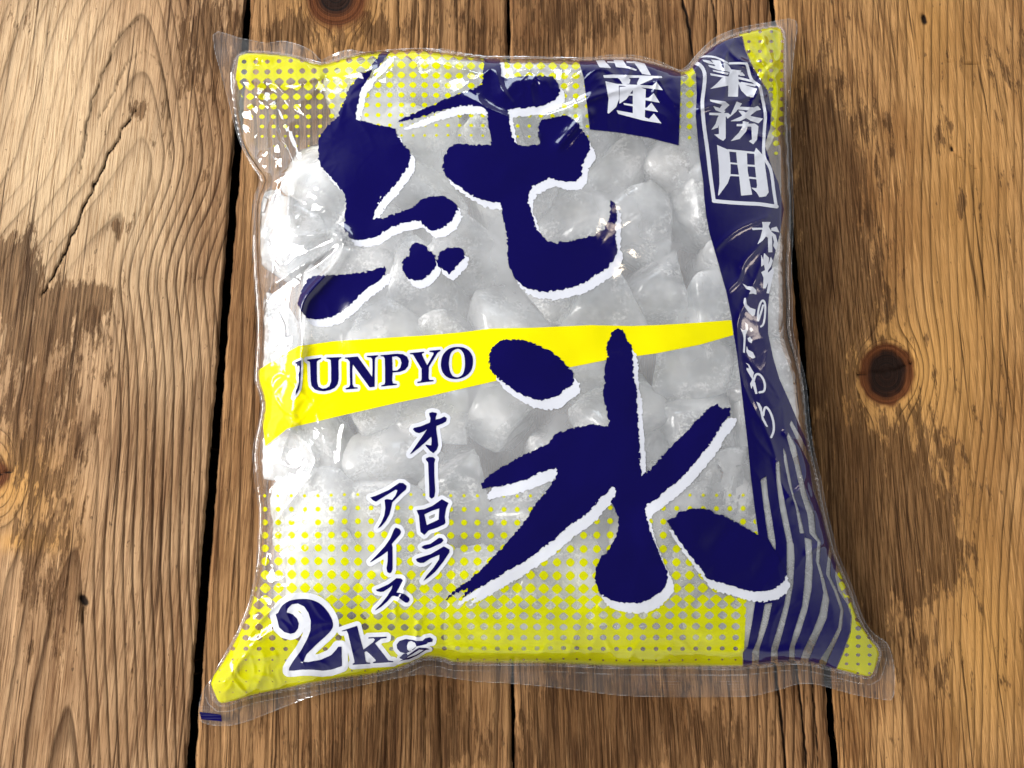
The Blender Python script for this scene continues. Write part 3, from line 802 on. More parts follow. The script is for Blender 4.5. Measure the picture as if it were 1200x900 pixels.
TOPY = [(281, 58), (312, 60), (345, 63), (376, 70), (400, 62), (460, 54), (566, 60), (683, 60), (690, 100), (695, 150), (696, 200), (330, 205), (318, 185), (300, 150), (285, 120), (276, 92)]
halftone('halftone_dots', TOPY, 337.5, 13.45, 100.8, 11.7, t_top, 'yellow halftone dots fading downwards from the top edge')
halftone('halftone_dots', [(797, 70), (812, 72), (822, 90), (822, 140), (824, 180), (796, 180)], 805.5, 13.2, 96.5, 12.8, lambda X, Y: np.interp(Y, [80, 100, 150, 176], [-0.3, 0.05, 0.5, 1.1]), 'narrow column of yellow dots between the two navy blocks')
halftone('halftone_dots', [(866, 40), (893, 30), (918, 30), (922, 100), (920, 196), (900, 200), (903, 130), (890, 95), (878, 75)], 880, 13.0, 54, 11.5, lambda X, Y: np.interp(Y, [40, 130, 165, 195], [-0.75, -0.55, 0.3, 1.1]), 'crumpled yellow corner at the top right')
BOTY = [(303, 562), (306, 640), (298, 692), (282, 735), (260, 775), (246, 799), (257, 825), (295, 816), (345, 806), (395, 797), (432, 792.5), (470, 783), (495, 772), (520, 773.5), (532, 777), (575, 778), (650, 778.5), (725, 782), (871, 782), (875, 700), (905, 560), (600, 556)]
halftone('halftone_dots', BOTY, 326.2, 15.55, 595.8, 15.6, t_bot, 'yellow halftone dots merging into solid yellow at the bottom edge')
halftone('halftone_dots', ZF([(795, 0), (830, 80), (860, 160), (885, 250), (935, 440), (1000, 580), (1000, 640), (962, 738), (795, 702), (830, 620), (865, 520), (870, 450), (850, 390), (795, 260), (805, 150), (780, 60)]), 1000, 13.5, 700, 13.0, lambda X, Y: np.interp(Y, [620, 680, 730, 760, 800], [0.35, 0.1, -0.35, -0.6, -0.9]), 'yellow dotted corner at the bottom right')

# yellow swash with the latin name
SW = [(302.5, 434), (326, 419), (350, 405.5), (390, 400), (465, 395), (500, 393), (540, 389.5), (575, 385), (625, 384), (692, 381), (740, 382), (770, 381), (820, 378), (857, 375), (862, 376), (862, 392), (820, 404), (770, 414), (710, 422), (670, 430), (587, 445), (500, 465), (470, 471), (400, 487), (337, 502), (311, 523), (306, 480)]
swash = shape('yellow_swash', 'yellow', [SW], O_Y, clip=lambda X, Y: 0.6 - band_sdf(X, Y), label='bright yellow tapering swash across the middle of the bag')
J1 = lambda p: at(330, 390, 10, p); J2 = lambda p: at(440, 390, 10, p)
LAT = [
    [J1([(150, 355), (180, 338), (228, 318), (225, 420), (222, 520), (215, 600), (205, 660), (180, 710), (135, 765), (150, 710), (185, 640), (205, 580), (200, 500), (190, 420), (178, 365)])],
    [J1([(295, 315), (462, 292), (462, 305), (430, 320), (412, 335), (412, 480), (415, 570), (430, 630), (475, 655), (520, 650), (560, 625), (580, 570), (580, 400), (575, 320), (555, 308), (525, 303), (525, 290), (700, 284), (700, 298), (672, 310), (665, 330), (668, 540), (655, 600), (620, 645), (570, 670), (500, 685), (440, 680), (390, 665), (350, 620), (340, 560), (335, 400), (330, 340), (300, 325)])],
    [J1([(740, 290), (890, 277), (1060, 515), (1065, 420), (1062, 310), (1045, 290), (1000, 284), (1000, 270), (1128, 262), (1128, 275), (1100, 290), (1092, 320), (1090, 480), (1090, 632), (1032, 640), (835, 370), (828, 420), (830, 600), (845, 635), (890, 640), (890, 653), (750, 664), (750, 650), (790, 635), (802, 610), (798, 400), (798, 340), (775, 308), (742, 302)])],
    [J2([(60, 262), (250, 245), (320, 250), (370, 280), (390, 330), (382, 390), (345, 435), (285, 458), (200, 465), (195, 560), (205, 592), (250, 598), (250, 610), (68, 630), (68, 615), (105, 605), (112, 580), (112, 420), (108, 300), (95, 280), (60, 274)]), J2([(195, 280), (250, 275), (290, 300), (305, 350), (290, 410), (255, 440), (200, 445)])],
    [J2([(400, 238), (568, 220), (568, 234), (545, 243), (545, 260), (605, 380), (680, 250), (678, 232), (632, 224), (632, 210), (760, 198), (760, 212), (725, 235), (625, 400), (622, 530), (630, 552), (680, 553), (680, 567), (490, 590), (490, 575), (530, 565), (540, 545), (540, 420), (440, 255), (405, 250)])],
    [smooth_ring(J2([(955, 165), (1030, 172), (1095, 210), (1135, 275), (1142, 350), (1125, 430), (1080, 490), (1010, 530), (930, 543), (850, 525), (795, 475), (770, 410), (768, 340), (785, 270), (830, 210), (890, 175)])), smooth_ring(J2([(955, 188), (1000, 200), (1035, 250), (1048, 330), (1045, 410), (1025, 480), (985, 515), (945, 520), (900, 500), (870, 440), (860, 360), (868, 280), (895, 220)]))],
]
for ch, rings in zip('JUNPYO', LAT):
    o = shape('letter', 'navy', rings, O_N, st=0.45, parent=swash, label='navy serif capital letter %s' % ch)
for ch, rings in zip('JUNPYO', LAT):
    shape('letter_outline', 'white', rings, O_W, st=0.7, parent=swash, grow=3.4 if ch != 'J' else 2.6)

# the large brush calligraphy: each stroke with its white drop edge
N1 = R1([(920, 152), (870, 210), (860, 245), (800, 265), (780, 310), (755, 325), (740, 390), (715, 430), (705, 470), (655, 510), (630, 545), (612, 580), (612, 660), (625, 700), (665, 745), (700, 780), (735, 830), (745, 900)]) + R4([(658, 60), (655, 150), (680, 195), (730, 205), (800, 190), (860, 150), (920, 130), (1000, 110), (1020, 130), (1060, 160), (1105, 155), (1160, 115), (1185, 60)]) + R2([(387, 825), (370, 785), (320, 758), (260, 760), (210, 780), (170, 815), (100, 840), (30, 862)]) + R4([(790, 105), (797, 70), (825, 0)]) + R1([(885, 890), (920, 840), (960, 800), (1000, 745), (1035, 700), (1045, 660), (1035, 620), (1010, 600), (985, 560), (970, 525), (910, 510), (850, 495), (790, 480), (785, 450), (800, 400), (812, 330), (845, 290), (865, 250), (890, 235), (955, 152)])
N2 = R2([(508, 95), (507, 170), (500, 235), (440, 265), (370, 290), (300, 320), (230, 350), (160, 380), (100, 411), (180, 397), (260, 372), (330, 350), (400, 335), (470, 335), (518, 350), (522, 365), (530, 430), (540, 470), (545, 520), (480, 520), (420, 515), (380, 510), (345, 535), (320, 575), (315, 625), (330, 665), (370, 700), (420, 735), (480, 770), (540, 785), (587, 790)]) + R5([(355, 130), (375, 220), (380, 300), (388, 370), (410, 420), (450, 460), (500, 480), (560, 488), (620, 480), (680, 465), (740, 445), (790, 410), (840, 380), (880, 335), (897, 290), (885, 250), (885, 180), (890, 130), (886, 80), (862, 58), (862, 110), (855, 150), (830, 195), (790, 220), (730, 240), (660, 250), (600, 260), (570, 250), (540, 225), (515, 195), (500, 150), (488, 105), (475, 70)]) + R2([(713, 752), (735, 715), (770, 695), (820, 672), (870, 690), (940, 690), (965, 660), (972, 600), (1007, 540), (1000, 500), (980, 470), (950, 420), (900, 380), (840, 390), (780, 400), (762, 430), (765, 480), (775, 520), (700, 525), (660, 512), (640, 480), (630, 420), (620, 352), (700, 345), (780, 335), (840, 310), (865, 270), (860, 230), (830, 200), (760, 195), (700, 197), (610, 205), (590, 200), (585, 150), (583, 95)])
DOT1 = R4([(985, 215), (1020, 225), (1050, 255), (1080, 280), (1087, 320), (1060, 360), (1020, 390), (985, 397), (950, 380), (930, 350), (925, 310), (955, 275), (965, 240)])
DOT2 = R5([(50, 325), (65, 300), (100, 282), (150, 280), (178, 295), (175, 325), (150, 355), (130, 380), (105, 403), (80, 385), (55, 370), (48, 345)])
LOW = R4([(840, 330), (790, 345), (730, 358), (650, 368), (580, 372), (510, 370), (480, 390), (455, 440), (435, 500), (450, 530), (480, 570), (540, 577), (600, 565), (650, 535), (690, 500), (720, 465), (760, 430), (810, 400), (845, 365), (848, 345)])
HDOT = ZC([(350, 112), (420, 110), (490, 125), (560, 155), (620, 195), (660, 235), (688, 270), (690, 315), (640, 350), (600, 385), (540, 395), (480, 385), (420, 355), (370, 320), (330, 290), (300, 250), (290, 210), (305, 150)])
HMAIN = ZC([(870, 75), (895, 60), (920, 70), (930, 95), (960, 140), (968, 200), (968, 300), (985, 350), (985, 420), (990, 500), (998, 590), (1000, 690), (1005, 755)]) + ZE([(180, 430), (240, 360), (300, 300), (350, 250), (400, 195), (440, 155), (480, 133), (500, 155), (545, 150), (540, 185), (500, 235), (470, 285), (440, 330), (400, 380), (350, 440), (300, 490), (240, 540), (200, 575), (150, 605)]) + ZD([(1022, 150), (1050, 260), (1080, 330), (1105, 390), (1130, 440), (1132, 480), (1100, 530), (1060, 560), (1000, 585), (930, 585), (870, 575), (820, 550), (795, 510), (790, 470), (795, 420), (820, 370), (850, 340), (875, 300), (895, 250), (900, 190), (880, 140), (865, 112), (888, 70), (884, 42), (860, 42), (840, 75), (800, 110), (770, 150), (720, 190), (660, 230), (600, 285), (530, 340), (460, 390), (380, 435), (300, 485), (240, 520), (155, 567), (205, 515), (190, 515), (150, 535), (93, 568), (130, 530), (190, 485), (250, 435), (310, 375), (370, 310), (420, 250), (480, 180), (520, 110), (560, 65), (600, 10)]) + ZC([(612, 745), (605, 712), (540, 730), (470, 765), (400, 785), (330, 800), (258, 812), (258, 790), (290, 750), (340, 715), (400, 685), (460, 650), (520, 625), (570, 600), (610, 550), (660, 535), (720, 520), (780, 508), (850, 520), (855, 500), (840, 430), (825, 370), (835, 320), (832, 250), (850, 190), (840, 150), (855, 110)])
HLEG = ZE([(245, 680), (290, 660), (300, 640), (370, 625), (430, 625), (470, 645), (530, 665), (600, 705), (670, 745), (720, 780)]) + ZF([(500, 125), (530, 170), (560, 230), (568, 250), (550, 290), (510, 320), (450, 333), (400, 332), (320, 310), (250, 290), (195, 270), (160, 220), (120, 170), (75, 110), (40, 60), (5, 0)])
BR = [(N1, (5.5, 8.5), 'leftmost tall navy brush stroke of the upper character'), (N2, (6, 9.5), 'large hooked navy brush stroke of the upper character'), (DOT1, (5, 9), 'left of the two small navy brush dabs'), (DOT2, (5, 8.5), 'right of the two small navy brush dabs'), (LOW, (6, 9), 'short slanting navy brush stroke at the left'), (HDOT, (7, 12), 'oval navy brush dab over the yellow swash'), (HMAIN, (6.5, 12), 'big central navy strokes of the lower character'), (HLEG, (4, 12), 'navy brush stroke at the lower right crossing the stripes')]
for k, (pts, sh, lab) in enumerate(BR):
    dz = 0.00018 if k == 7 else 0.0
    o = shape('brush_stroke', 'navy', [pts], O_N + dz, st=0.9, ragged=2.1, rseed=k, label=lab)
    shape('stroke_edge', 'white', [pts], O_W + dz, st=1.0, ragged=2.1, rseed=k, shift=sh, parent=o)

# katakana line, vertical
K1 = lambda p: at(460, 470, 9, p); K2 = lambda p: at(460, 570, 9, p); K3 = lambda p: at(420, 560, 11.25, p); K4 = lambda p: at(420, 640, 11.25, p)
KANA = [
    [K1([(385, 125), (420, 115), (465, 125), (468, 140), (455, 165), (455, 195), (500, 185), (545, 162), (572, 180), (565, 215), (520, 240), (462, 262), (460, 300), (475, 400), (482, 465), (465, 515), (430, 550), (395, 525), (345, 465), (350, 458), (408, 468), (412, 420), (408, 375), (340, 440), (270, 500), (185, 565), (190, 550), (260, 450), (330, 350), (365, 295), (330, 320), (280, 338), (245, 330), (215, 300), (225, 282), (300, 265), (395, 225), (400, 180), (388, 150)])],
    [K1([(350, 605), (385, 588), (430, 592), (450, 612), (440, 645), (440, 780), (450, 950), (440, 1010), (410, 1030), (388, 1010), (385, 900), (375, 650), (352, 620)])],
    [K2([(252, 250), (335, 240), (420, 205), (520, 135), (590, 175), (565, 230), (550, 320), (558, 380), (545, 400), (470, 435), (380, 465), (335, 512), (295, 480), (288, 420), (278, 310)]), K2([(335, 295), (420, 255), (492, 232), (485, 350), (360, 408), (350, 360)])],
    [K2([(305, 640), (330, 622), (400, 605), (490, 542), (520, 545), (538, 570), (510, 600), (400, 650), (350, 665), (320, 655)])],
    [K2([(245, 770), (262, 758), (400, 715), (540, 632), (600, 665), (600, 695), (530, 800), (450, 900), (380, 960), (324, 999), (360, 940), (430, 860), (490, 770), (495, 720), (400, 760), (330, 805), (290, 808), (260, 795)])],
    [K3([(155, 258), (230, 235), (400, 160), (540, 65), (590, 68), (635, 105), (630, 150), (560, 210), (445, 325), (430, 400), (410, 480), (360, 570), (300, 640), (250, 672), (300, 590), (340, 500), (355, 400), (345, 290), (375, 278), (420, 285), (445, 290), (490, 230), (515, 165), (490, 155), (400, 210), (300, 270), (230, 315), (190, 295)])],
    [K3([(470, 680), (490, 655), (540, 670), (562, 710), (550, 745), (440, 870), (450, 920), (450, 1200), (435, 1245), (410, 1260), (380, 1240), (370, 1190), (385, 1100), (385, 965), (300, 1030), (160, 1115), (155, 1105), (250, 1010), (350, 900), (420, 800)])],
    [K4([(228, 575), (260, 565), (400, 500), (500, 422), (560, 425), (588, 450), (560, 500), (500, 610), (560, 618), (620, 640), (668, 680), (675, 710), (650, 745), (620, 745), (570, 710), (520, 670), (470, 655), (440, 660), (380, 730), (300, 800), (220, 850), (225, 835), (300, 760), (380, 660), (440, 560), (450, 515), (400, 555), (330, 600), (290, 605), (245, 595)])],
]
for k, rings in enumerate(KANA):
    o = shape('letter', 'navy', rings, O_N, st=0.45)
    shape('letter_outline', 'white', rings, O_W, st=0.7, parent=o, grow=4.6)

# weight: 2kg
G1 = lambda p: at(310, 690, 8.18, p); G2 = lambda p: at(390, 710, 9.23, p)
TWO = [smooth_ring(G1([(120, 290), (130, 230), (170, 160), (240, 115), (330, 98), (430, 102), (520, 135), (590, 200), (640, 280), (655, 340), (645, 385), (600, 440), (500, 530), (400, 630), (335, 700)]), 3)[:-3] + G1([(335, 700), (420, 702), (540, 680), (640, 635), (690, 580), (705, 555), (738, 555), (742, 740), (640, 775), (560, 785), (450, 775), (350, 775), (280, 785), (232, 785), (235, 760), (270, 700), (350, 590), (410, 480), (440, 400), (442, 300), (420, 230), (380, 170), (320, 140), (260, 150), (220, 190), (210, 225), (270, 245), (310, 285), (328, 330), (320, 380), (290, 420), (250, 432), (190, 415), (140, 370)])]
KK = [G2([(95, 270), (262, 215), (285, 310), (330, 475), (440, 390), (455, 365), (440, 350), (385, 354), (385, 340), (582, 333), (582, 348), (520, 356), (455, 405), (600, 590), (655, 598), (655, 609), (435, 621), (435, 609), (460, 600), (465, 585), (400, 520), (365, 490), (340, 500), (355, 590), (365, 612), (405, 614), (405, 626), (215, 638), (215, 626), (235, 615), (230, 580), (165, 300), (150, 268), (100, 276)])]
GG = [G2([(690, 420), (720, 380), (790, 358), (870, 370), (900, 380), (970, 378), (1000, 350), (1050, 340), (1082, 360), (1075, 390), (1030, 395), (1010, 415), (900, 440), (840, 490), (790, 515), (730, 500), (695, 460)]), G2([(800, 430), (815, 390), (845, 378), (890, 400), (905, 440), (870, 475), (825, 490), (805, 470)])]
GT = [G2([(720, 560), (770, 515), (800, 515), (810, 535), (860, 500), (930, 450), (1010, 455), (1050, 470), (1000, 480), (935, 474), (860, 522), (805, 556), (800, 565), (900, 530), (980, 480), (1000, 482), (910, 540), (820, 580), (760, 588), (705, 608), (760, 578), (730, 572)])]
for lab, rings, g in (('navy numeral 2', TWO, 7.2), ('navy letter k', KK, 5.2), ('navy bowl of the letter g', GG, 4.6), ('navy tail of the letter g', GT, 3.0)):
    o = shape('letter', 'navy', rings, O_N, st=0.55, label=lab)
    shape('letter_outline', 'white', rings, O_W, st=0.8, parent=o, grow=g)

# navy side band with clear stripes
STR = [
    [ZE([(685, 490), (712, 470), (720, 560), (740, 680), (755, 780), (756, 822), (740, 800), (720, 760), (700, 620)])],
    [ZF([(465, 392), (500, 385), (480, 480), (440, 600), (435, 700), (405, 700), (405, 620), (430, 560), (450, 470)])],
    [ZE([(755, 410), (775, 400), (780, 500), (800, 600), (820, 700), (838, 790)]) + ZF([(600, 100), (605, 180), (598, 300), (580, 400), (550, 520), (525, 610), (527, 700), (492, 700), (495, 600), (520, 520), (555, 400), (570, 310), (568, 240), (568, 100)]) + ZE([(795, 720), (775, 620), (760, 500)])],
    [ZE([(790, 330), (805, 370), (820, 450), (835, 540), (870, 650), (895, 760)]) + ZF([(685, 90), (690, 220), (685, 320), (665, 420), (630, 530), (605, 590), (605, 700), (580, 700), (580, 600), (605, 510), (640, 400), (650, 300), (658, 180), (650, 60)]) + ZE([(870, 740), (850, 620), (815, 500), (795, 400)])],
    [ZE([(815, 265), (850, 330), (872, 430), (902, 560), (938, 650), (945, 740)]) + ZF([(728, 100), (722, 200), (745, 280), (768, 370), (755, 460), (710, 560), (672, 650), (665, 690), (630, 690), (630, 660), (650, 600), (690, 520), (720, 440), (740, 340), (725, 260), (705, 190), (712, 100)]) + ZE([(915, 740), (905, 650), (875, 560), (848, 430), (822, 340), (808, 290)])],
    [ZE([(830, 210), (880, 300), (940, 420), (955, 540), (1003, 680)]) + ZF([(785, 90), (775, 200), (772, 260), (810, 340), (835, 420), (825, 510), (790, 590), (745, 690), (715, 690), (720, 660), (770, 580), (810, 500), (820, 420), (790, 330), (752, 250), (760, 180), (770, 100)]) + ZE([(985, 680), (930, 540), (915, 420), (860, 310), (822, 230)])],
]
def stripes(X, Y):
    S = np.full(X.shape, 1e9)
    for r in STR: S = np.minimum(S, sdf_rings(X, Y, r))
    return S
sband = shape('side_band', 'navy', [BAND], O_N, st=0.9, clip=lambda X, Y: -stripes(X, Y), label='navy vertical band with clear stripes down the right side')
BLOCK = R3([(66, 222), (250, 215), (460, 262), (552, 300), (548, 450), (542, 642), (400, 605), (250, 580), (125, 567), (110, 440), (95, 320)])
block = shape('corner_block', 'navy', [BLOCK], O_N, st=0.9, label='navy square block at the top edge')

T1 = lambda p: at(810, 50, 7.5, p); T3 = lambda p: at(810, 140, 7.5, p); S1 = lambda p: at(690, 60, 7.5, p)
P1 = lambda p: at(850, 250, 9, p); P2 = lambda p: at(850, 330, 9, p); P3 = lambda p: at(850, 420, 9, p)
def chars(parent, name, pieces, strokes=None, label=None):
    """white characters: union of wedge strokes"""
    allp = [q for r in pieces for q in r] + [q for s, w in (strokes or []) for q in s]
    X, Y = local_grid(min(q[0] for q in allp) - 4, max(q[0] for q in allp) + 4, min(q[1] for q in allp) - 4, max(q[1] for q in allp) + 4, 0.5)
    S = np.full(X.shape, 1e9)
    for r in pieces: S = np.minimum(S, sdf_rings(X, Y, [r]) - 0.15)
    for s, w in (strokes or []): S = np.minimum(S, seg_dist(X, Y, smooth_line(s, 4), False) - w / 2)
    S = np.maximum(S, bil(S_in, 225, 16, GS, X, Y) + 0.8)
    me = contour_mesh(name, X, Y, S, lay(O_T))
    o = link(name, me, M['white'], parent)
    if label: o['label'] = label
    return o
chars(block, 'letter', [S1(p) for p in (
    [(128, 213), (210, 206), (640, 220), (645, 234), (560, 236), (470, 232), (135, 234)], [(230, 218), (330, 215), (365, 250), (355, 285), (300, 290), (270, 245)], [(450, 226), (560, 228), (560, 244), (500, 270), (430, 302), (425, 280)],
    [(150, 284), (560, 303), (595, 270), (650, 342), (500, 322), (260, 300)], [(147, 265), (262, 292), (265, 420), (240, 490), (175, 548), (165, 540), (175, 420)], [(272, 315), (390, 308), (385, 340), (330, 420), (270, 460)],
    [(388, 300), (500, 335), (490, 600), (388, 560)], [(490, 412), (525, 410), (570, 370), (622, 452), (490, 428)], [(305, 456), (390, 468), (390, 484), (310, 470)], [(490, 498), (510, 497), (550, 453), (608, 534), (490, 514)],
    [(245, 520), (300, 530), (400, 548), (490, 580), (530, 596), (572, 548), (637, 634), (480, 608), (260, 550)], [(330, 372), (400, 376), (400, 390), (325, 388)])], label='white character with wedge strokes')
chars(block, 'letter', [S1(p) for p in ([(52, 60), (118, 62), (195, 148), (95, 140)], [(218, 75), (300, 80), (345, 150), (240, 138)], [(388, 85), (490, 110), (545, 210), (470, 200)], [(160, 90), (230, 92), (230, 102), (165, 100)], [(330, 88), (400, 93), (400, 105), (335, 100)], [(300, 118), (420, 160), (415, 172), (330, 145)])], label='lower end of a white character cut off by the top edge')
chars(sband, 'letter', [T1(p) for p in ([(100, 150), (165, 160), (200, 190), (160, 185), (110, 165)], [(175, 150), (255, 158), (270, 210), (300, 240), (220, 215)], [(285, 175), (320, 190), (355, 240), (290, 225)], [(150, 195), (240, 215), (350, 240), (350, 257), (240, 240), (160, 212)], [(190, 240), (330, 266), (320, 281), (195, 252)], [(168, 270), (320, 298), (320, 313), (172, 286)], [(345, 235), (440, 245), (412, 290), (415, 340), (410, 475), (325, 472), (330, 300)], [(335, 295), (330, 375), (250, 390), (172, 405), (220, 365), (270, 312)], [(410, 340), (470, 372), (578, 405), (545, 480), (490, 470), (440, 420)], [(410, 298), (545, 333), (548, 350), (410, 318)], [(405, 262), (450, 262), (472, 290), (430, 290)], [(440, 345), (575, 370), (560, 384), (430, 360)])], label='white topmost character in the framed box')
chars(sband, 'letter', [T1(p) for p in ([(165, 500), (300, 518), (335, 548), (290, 592), (252, 575), (275, 545), (170, 516)], [(195, 558), (240, 572), (300, 600), (285, 622), (215, 592)], [(160, 616), (325, 620), (350, 640), (320, 668), (305, 642), (160, 634)], [(240, 625), (302, 625), (302, 840), (280, 862), (245, 842), (205, 808), (245, 804)], [(236, 648), (215, 715), (178, 765), (235, 745), (246, 670)],
    [(400, 518), (445, 535), (390, 610), (340, 652), (368, 590)], [(400, 562), (550, 570), (585, 556), (614, 588), (560, 600), (395, 584)], [(515, 588), (572, 598), (505, 650), (430, 688), (345, 690), (440, 648)], [(415, 598), (455, 600), (530, 648), (630, 668), (592, 708), (520, 685), (450, 640)],
    [(400, 716), (560, 712), (590, 735), (578, 850), (545, 892), (508, 866), (535, 850), (530, 736), (400, 733)], [(455, 690), (505, 700), (482, 780), (425, 845), (350, 864), (420, 790), (450, 740)])], label='white middle character in the framed box')
chars(sband, 'letter', [T3(p) for p in ([(228, 225), (332, 270), (335, 300), (345, 400), (345, 490), (320, 560), (240, 670), (238, 655), (250, 560), (245, 400)], [(325, 262), (560, 286), (560, 302), (325, 280)], [(395, 280), (488, 288), (495, 450), (515, 560), (535, 660), (440, 668), (425, 520), (405, 380)], [(555, 290), (570, 250), (640, 325), (650, 420), (680, 640), (655, 675), (600, 682), (575, 640), (530, 600), (575, 605), (580, 580), (560, 400)], [(335, 376), (405, 384), (405, 396), (335, 389)], [(488, 396), (562, 401), (562, 415), (488, 411)], [(340, 481), (425, 487), (425, 499), (340, 496)], [(500, 503), (574, 511), (574, 525), (500, 518)])], label='white lowest character in the framed box')
chars(sband, 'frame_line', [], [(T1([(-6, 178), (40, 180), (80, 200), (110, 245), (120, 300), (112, 400), (98, 520), (105, 650), (118, 770), (135, 890)]) + T3([(150, 330), (170, 500), (198, 705)]), 4.3), (T3([(198, 716), (330, 728), (480, 738), (600, 744), (752, 766)]), 4.3), (T3([(748, 766), (725, 620), (710, 500), (690, 420), (640, 320)]) + T1([(640, 830), (645, 740), (652, 640), (640, 560), (622, 470), (605, 385)]), 3.6), (T1([(600, 380), (540, 335), (515, 290), (500, 230), (486, 186)]), 3.4), (T1([(486, 184), (420, 180), (335, 182)]), 2.6), (T1([(25, 158), (80, 127), (150, 120), (230, 134), (315, 176)]), 2.2)], label='white rectangular frame line round three characters')
chars(sband, 'letter', [P1(p) for p in ([(388, 92), (475, 92), (455, 140), (490, 200), (495, 410), (455, 410), (450, 260), (430, 240), (390, 290), (340, 325), (370, 260), (390, 180), (395, 130)], [(275, 153), (390, 153), (390, 170), (290, 175)], [(485, 158), (540, 140), (568, 200), (485, 182)], [(485, 195), (530, 230), (555, 330), (535, 390), (505, 340), (515, 300)])])
chars(sband, 'letter', [P1(p) for p in ([(380, 440), (400, 500), (410, 420), (460, 470), (450, 560), (480, 460), (500, 500), (480, 560), (450, 600), (440, 690), (425, 790), (398, 790), (405, 680), (380, 620), (420, 600), (410, 540), (380, 560)], [(515, 570), (505, 640), (460, 845), (435, 840), (460, 700), (430, 780), (415, 775), (440, 640), (490, 590)])])
chars(sband, 'letter', [], [(P2([(398, 250), (378, 320), (346, 412), (345, 330), (365, 240), (392, 200), (412, 215), (422, 270), (415, 380), (400, 450), (375, 474)]), 2.3)])
chars(sband, 'letter', [P2(p) for p in ([(185, 22), (230, 50), (290, 55), (325, 90), (328, 135), (295, 125), (250, 130), (270, 95), (220, 75)], [(200, 175), (215, 170), (225, 240), (260, 275), (318, 295), (310, 350), (290, 365), (250, 330), (205, 265), (192, 220)])])
chars(sband, 'letter', [P2(p) for p in ([(160, 490), (185, 515), (215, 505), (210, 430), (235, 450), (240, 500), (215, 560), (210, 650), (205, 752), (188, 745), (195, 600), (185, 550)], [(255, 500), (270, 480), (295, 510), (270, 530)], [(235, 600), (260, 580), (285, 620), (275, 650), (245, 630)], [(225, 680), (240, 720), (290, 745), (315, 800), (290, 810), (245, 785), (222, 740)])])
chars(sband, 'letter', [P3([(220, 50), (250, 65), (275, 110), (300, 150), (290, 200), (315, 260), (338, 370), (318, 375), (290, 280), (275, 320), (262, 270), (285, 220), (260, 180), (225, 120), (225, 100), (250, 110), (245, 80)])], [(P3([(300, 235), (320, 175), (360, 170), (400, 220), (418, 290), (405, 345), (360, 358)]), 2.6)])
chars(sband, 'letter', [P3([(330, 460), (360, 475), (385, 520), (390, 600), (450, 720), (430, 718), (385, 640), (370, 560), (345, 500)])], [(P3([(400, 600), (410, 540), (430, 515), (470, 560), (505, 660), (510, 760), (485, 830)]), 2.6)])
# registration mark on the bottom seal
X, Y = local_grid(228, 268, 828, 852, 0.6)
S = sdf_rings(X, Y, [[(233.5, 834), (259, 837.5), (260, 845.5), (236, 843)]])
link('registration_mark', contour_mesh('registration_mark', X, Y, S, lay(0.0003)), M['navy'], bag)

# ------------------------------------------------------------------ ice
def hz(x, y): return float(Hf(np.array([x]), np.array([y]))[0])
seeds = []
for x, y in pts:
    top = hz(x, y)
    z = top - (rs.uniform(0.003, 0.008) if rs.rand() < 0.8 else rs.uniform(0.010, 0.015))
    seeds.append((unproj(x, y, max(z, top * 0.45)), x, y, True, rs.uniform(-0.004, 0.004)))
tries = 0
while tries < 3000:
    tries += 1
    x, y = rs.uniform(300, 1000), rs.uniform(75, 765)
    if not ice_ok(x, y) or hz(x, y) < 0.034: continue
    P = unproj(x, y, rs.uniform(0.010, 0.015))
    if all(np.linalg.norm(P - q[0]) > 0.030 for q in seeds):
        seeds.append((P, x, y, False, 0.0))
SP = np.array([s[0] for s in seeds])

import bmesh
bm = bmesh.new(); bmesh.ops.create_icosphere(bm, subdivisions=4, radius=1.0)
DIR = np.array([v.co[:] for v in bm.verts]); TRI = np.array([[v.index for v in f.verts] for f in bm.faces]); bm.free()
DIR /= np.linalg.norm(DIR, axis=1)[:, None]

MARKS = [((745, 300), 'right of the large hooked brush stroke'), ((560, 330), 'below the two small brush dabs'), ((470, 330), 'beside the two small brush dabs'), ((430, 540), 'left of the vertical katakana line'), ((600, 500), 'between the oval brush dab and the katakana line'), ((800, 460), 'beside the upright stroke of the lower character'), ((880, 500), 'beside the navy side band'), ((660, 250), 'inside the hook of the upper character'), ((760, 200), 'under the navy square block'), ((350, 250), 'at the folded left side of the bag'), ((340, 580), 'near the lower left side of the bag'), ((640, 700), 'behind the dots left of the round stroke end'), ((830, 730), 'behind the yellow dots at the lower right'), ((420, 680), 'behind the yellow dots above the numeral'), ((540, 200), 'between the two big strokes of the upper character'), ((480, 120), 'behind the yellow dots near the top edge'), ((780, 350), 'just above the right end of the yellow swash'), ((400, 370), 'just above the left end of the yellow swash'), ((960, 650), 'behind the striped lower part of the side band'), ((480, 440), 'behind the latin letters'), ((650, 600), 'behind the lower character'), ((890, 250), 'behind the navy side band'), ((600, 160), 'behind the upper character')]
named = {}
WT = np.array([q[4] for q in seeds])
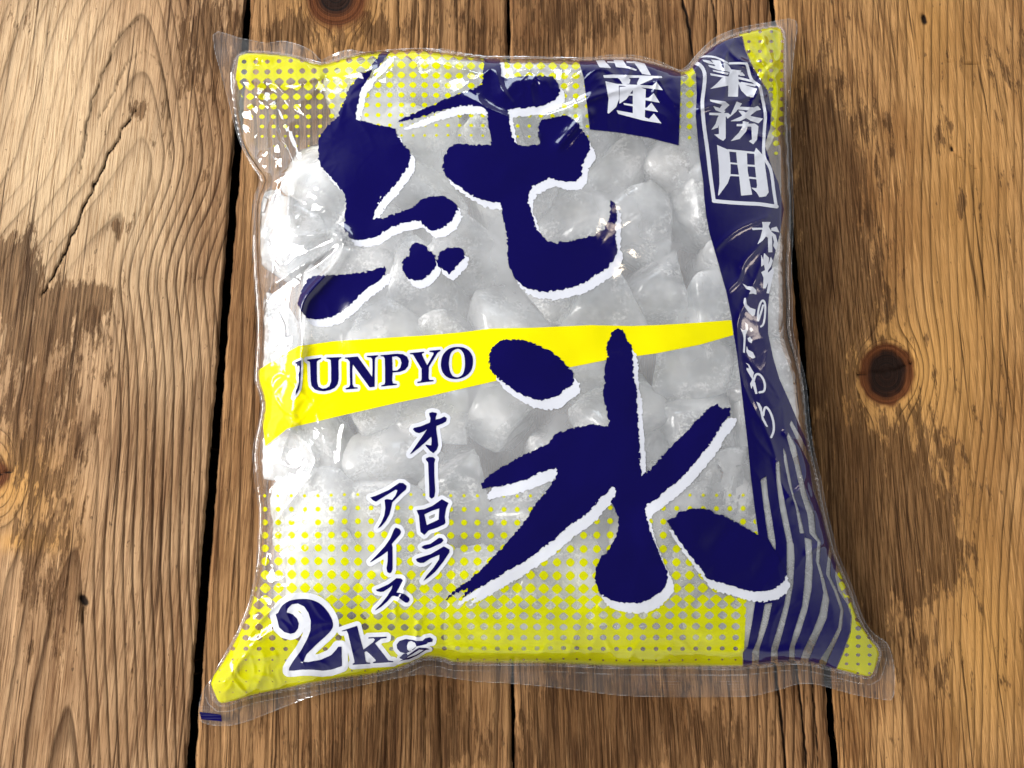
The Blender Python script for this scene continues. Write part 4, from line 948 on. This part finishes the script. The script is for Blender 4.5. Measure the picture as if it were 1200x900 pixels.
for k, (P, sx, sy, top, wt) in enumerate(seeds):
    dv = SP - P; dist = np.linalg.norm(dv, axis=1); nb = np.argsort(dist)[1:18]
    pl = [(dv[j] / dist[j], max(dist[j] / 2 + 0.5 * (wt - WT[j]) + 0.0022, 0.006)) for j in nb if dist[j] < 0.085]
    for _ in range(9):
        n = rs.normal(size=3); n /= np.linalg.norm(n); pl.append((n, rs.uniform(0.015, 0.028)))
    pl += [(np.array([0, 0, 1.]), 0.026), (np.array([0, 0, -1.]), 0.026), (np.array([1., 0, 0]), 0.03), (np.array([-1., 0, 0]), 0.03), (np.array([0, 1., 0]), 0.03), (np.array([0, -1., 0]), 0.03)]
    q = rs.uniform(26, 60)
    acc = np.zeros(len(DIR))
    for n, d in pl:
        acc += np.clip(DIR @ n / max(d, 0.004), 0, None) ** q
    r = acc ** (-1 / q)
    off = rs.uniform(0, 60, 3)
    r *= 1 + 0.03 * vnoise(DIR[:, 0] * 2.2 + off[0] + 10, DIR[:, 1] * 2.2 + DIR[:, 2] * 1.7 + off[1] + 10, 90) + 0.012 * vnoise(DIR[:, 0] * 6 + off[0] + 10, DIR[:, 1] * 6 + DIR[:, 2] * 5 + off[2] + 10, 91)
    for _ in range(26):
        V = P + DIR * r[:, None]
        ppx, ppy = proj(V)
        bad = bil(S_in, 225, 16, GS, ppx, ppy) > -5
        if not bad.any(): break
        r = np.where(bad, r * 0.93, r)
    for _ in range(2):
        ppx, ppy = proj(V)
        h = Hf(ppx, ppy) - 0.0011
        lo = Hback(ppx, ppy) + 0.0006
        zz = np.clip(V[:, 2], lo, np.maximum(h, lo + 0.0002))
        V = np.where((zz != V[:, 2])[:, None], unproj(ppx, ppy, zz), V)
        # never past the side of the bag
    c = V.mean(0)
    n3 = len(TRI)
    me = raw_mesh('ice_chunk', V - c, TRI.ravel(), np.arange(n3) * 3, np.full(n3, 3))
    o = link('ice_chunk', me, M['ice'])
    o.location = c
    m = min(MARKS, key=lambda t: (t[0][0] - sx) ** 2 + (t[0][1] - sy) ** 2)
    o['category'] = 'ice chunk'
    o['group'] = 'chunks of ice ' + m[1]
    named.setdefault((m[1], top), []).append((sx, o))
ORD = ['leftmost', 'second from left', 'third from left', 'fourth from left', 'fifth from left', 'sixth from left', 'seventh from left', 'eighth from left', 'ninth from left', 'tenth from left', 'eleventh from left', 'twelfth from left', 'thirteenth from left', 'fourteenth from left']
for (where, top), L in named.items():
    L.sort(key=lambda t: t[0])
    kind = 'ice chunk ' if top else 'half hidden ice chunk '
    for i, (x, o) in enumerate(L):
        o['label'] = kind + where + ('' if len(L) == 1 else ', ' + (ORD[i] if i < len(L) - 1 else 'rightmost') )
print('ice chunks', len(seeds), 'tris', sum(len(o.data.loops) - 2 * len(o.data.polygons) for o in scene.objects if o.type == 'MESH'))
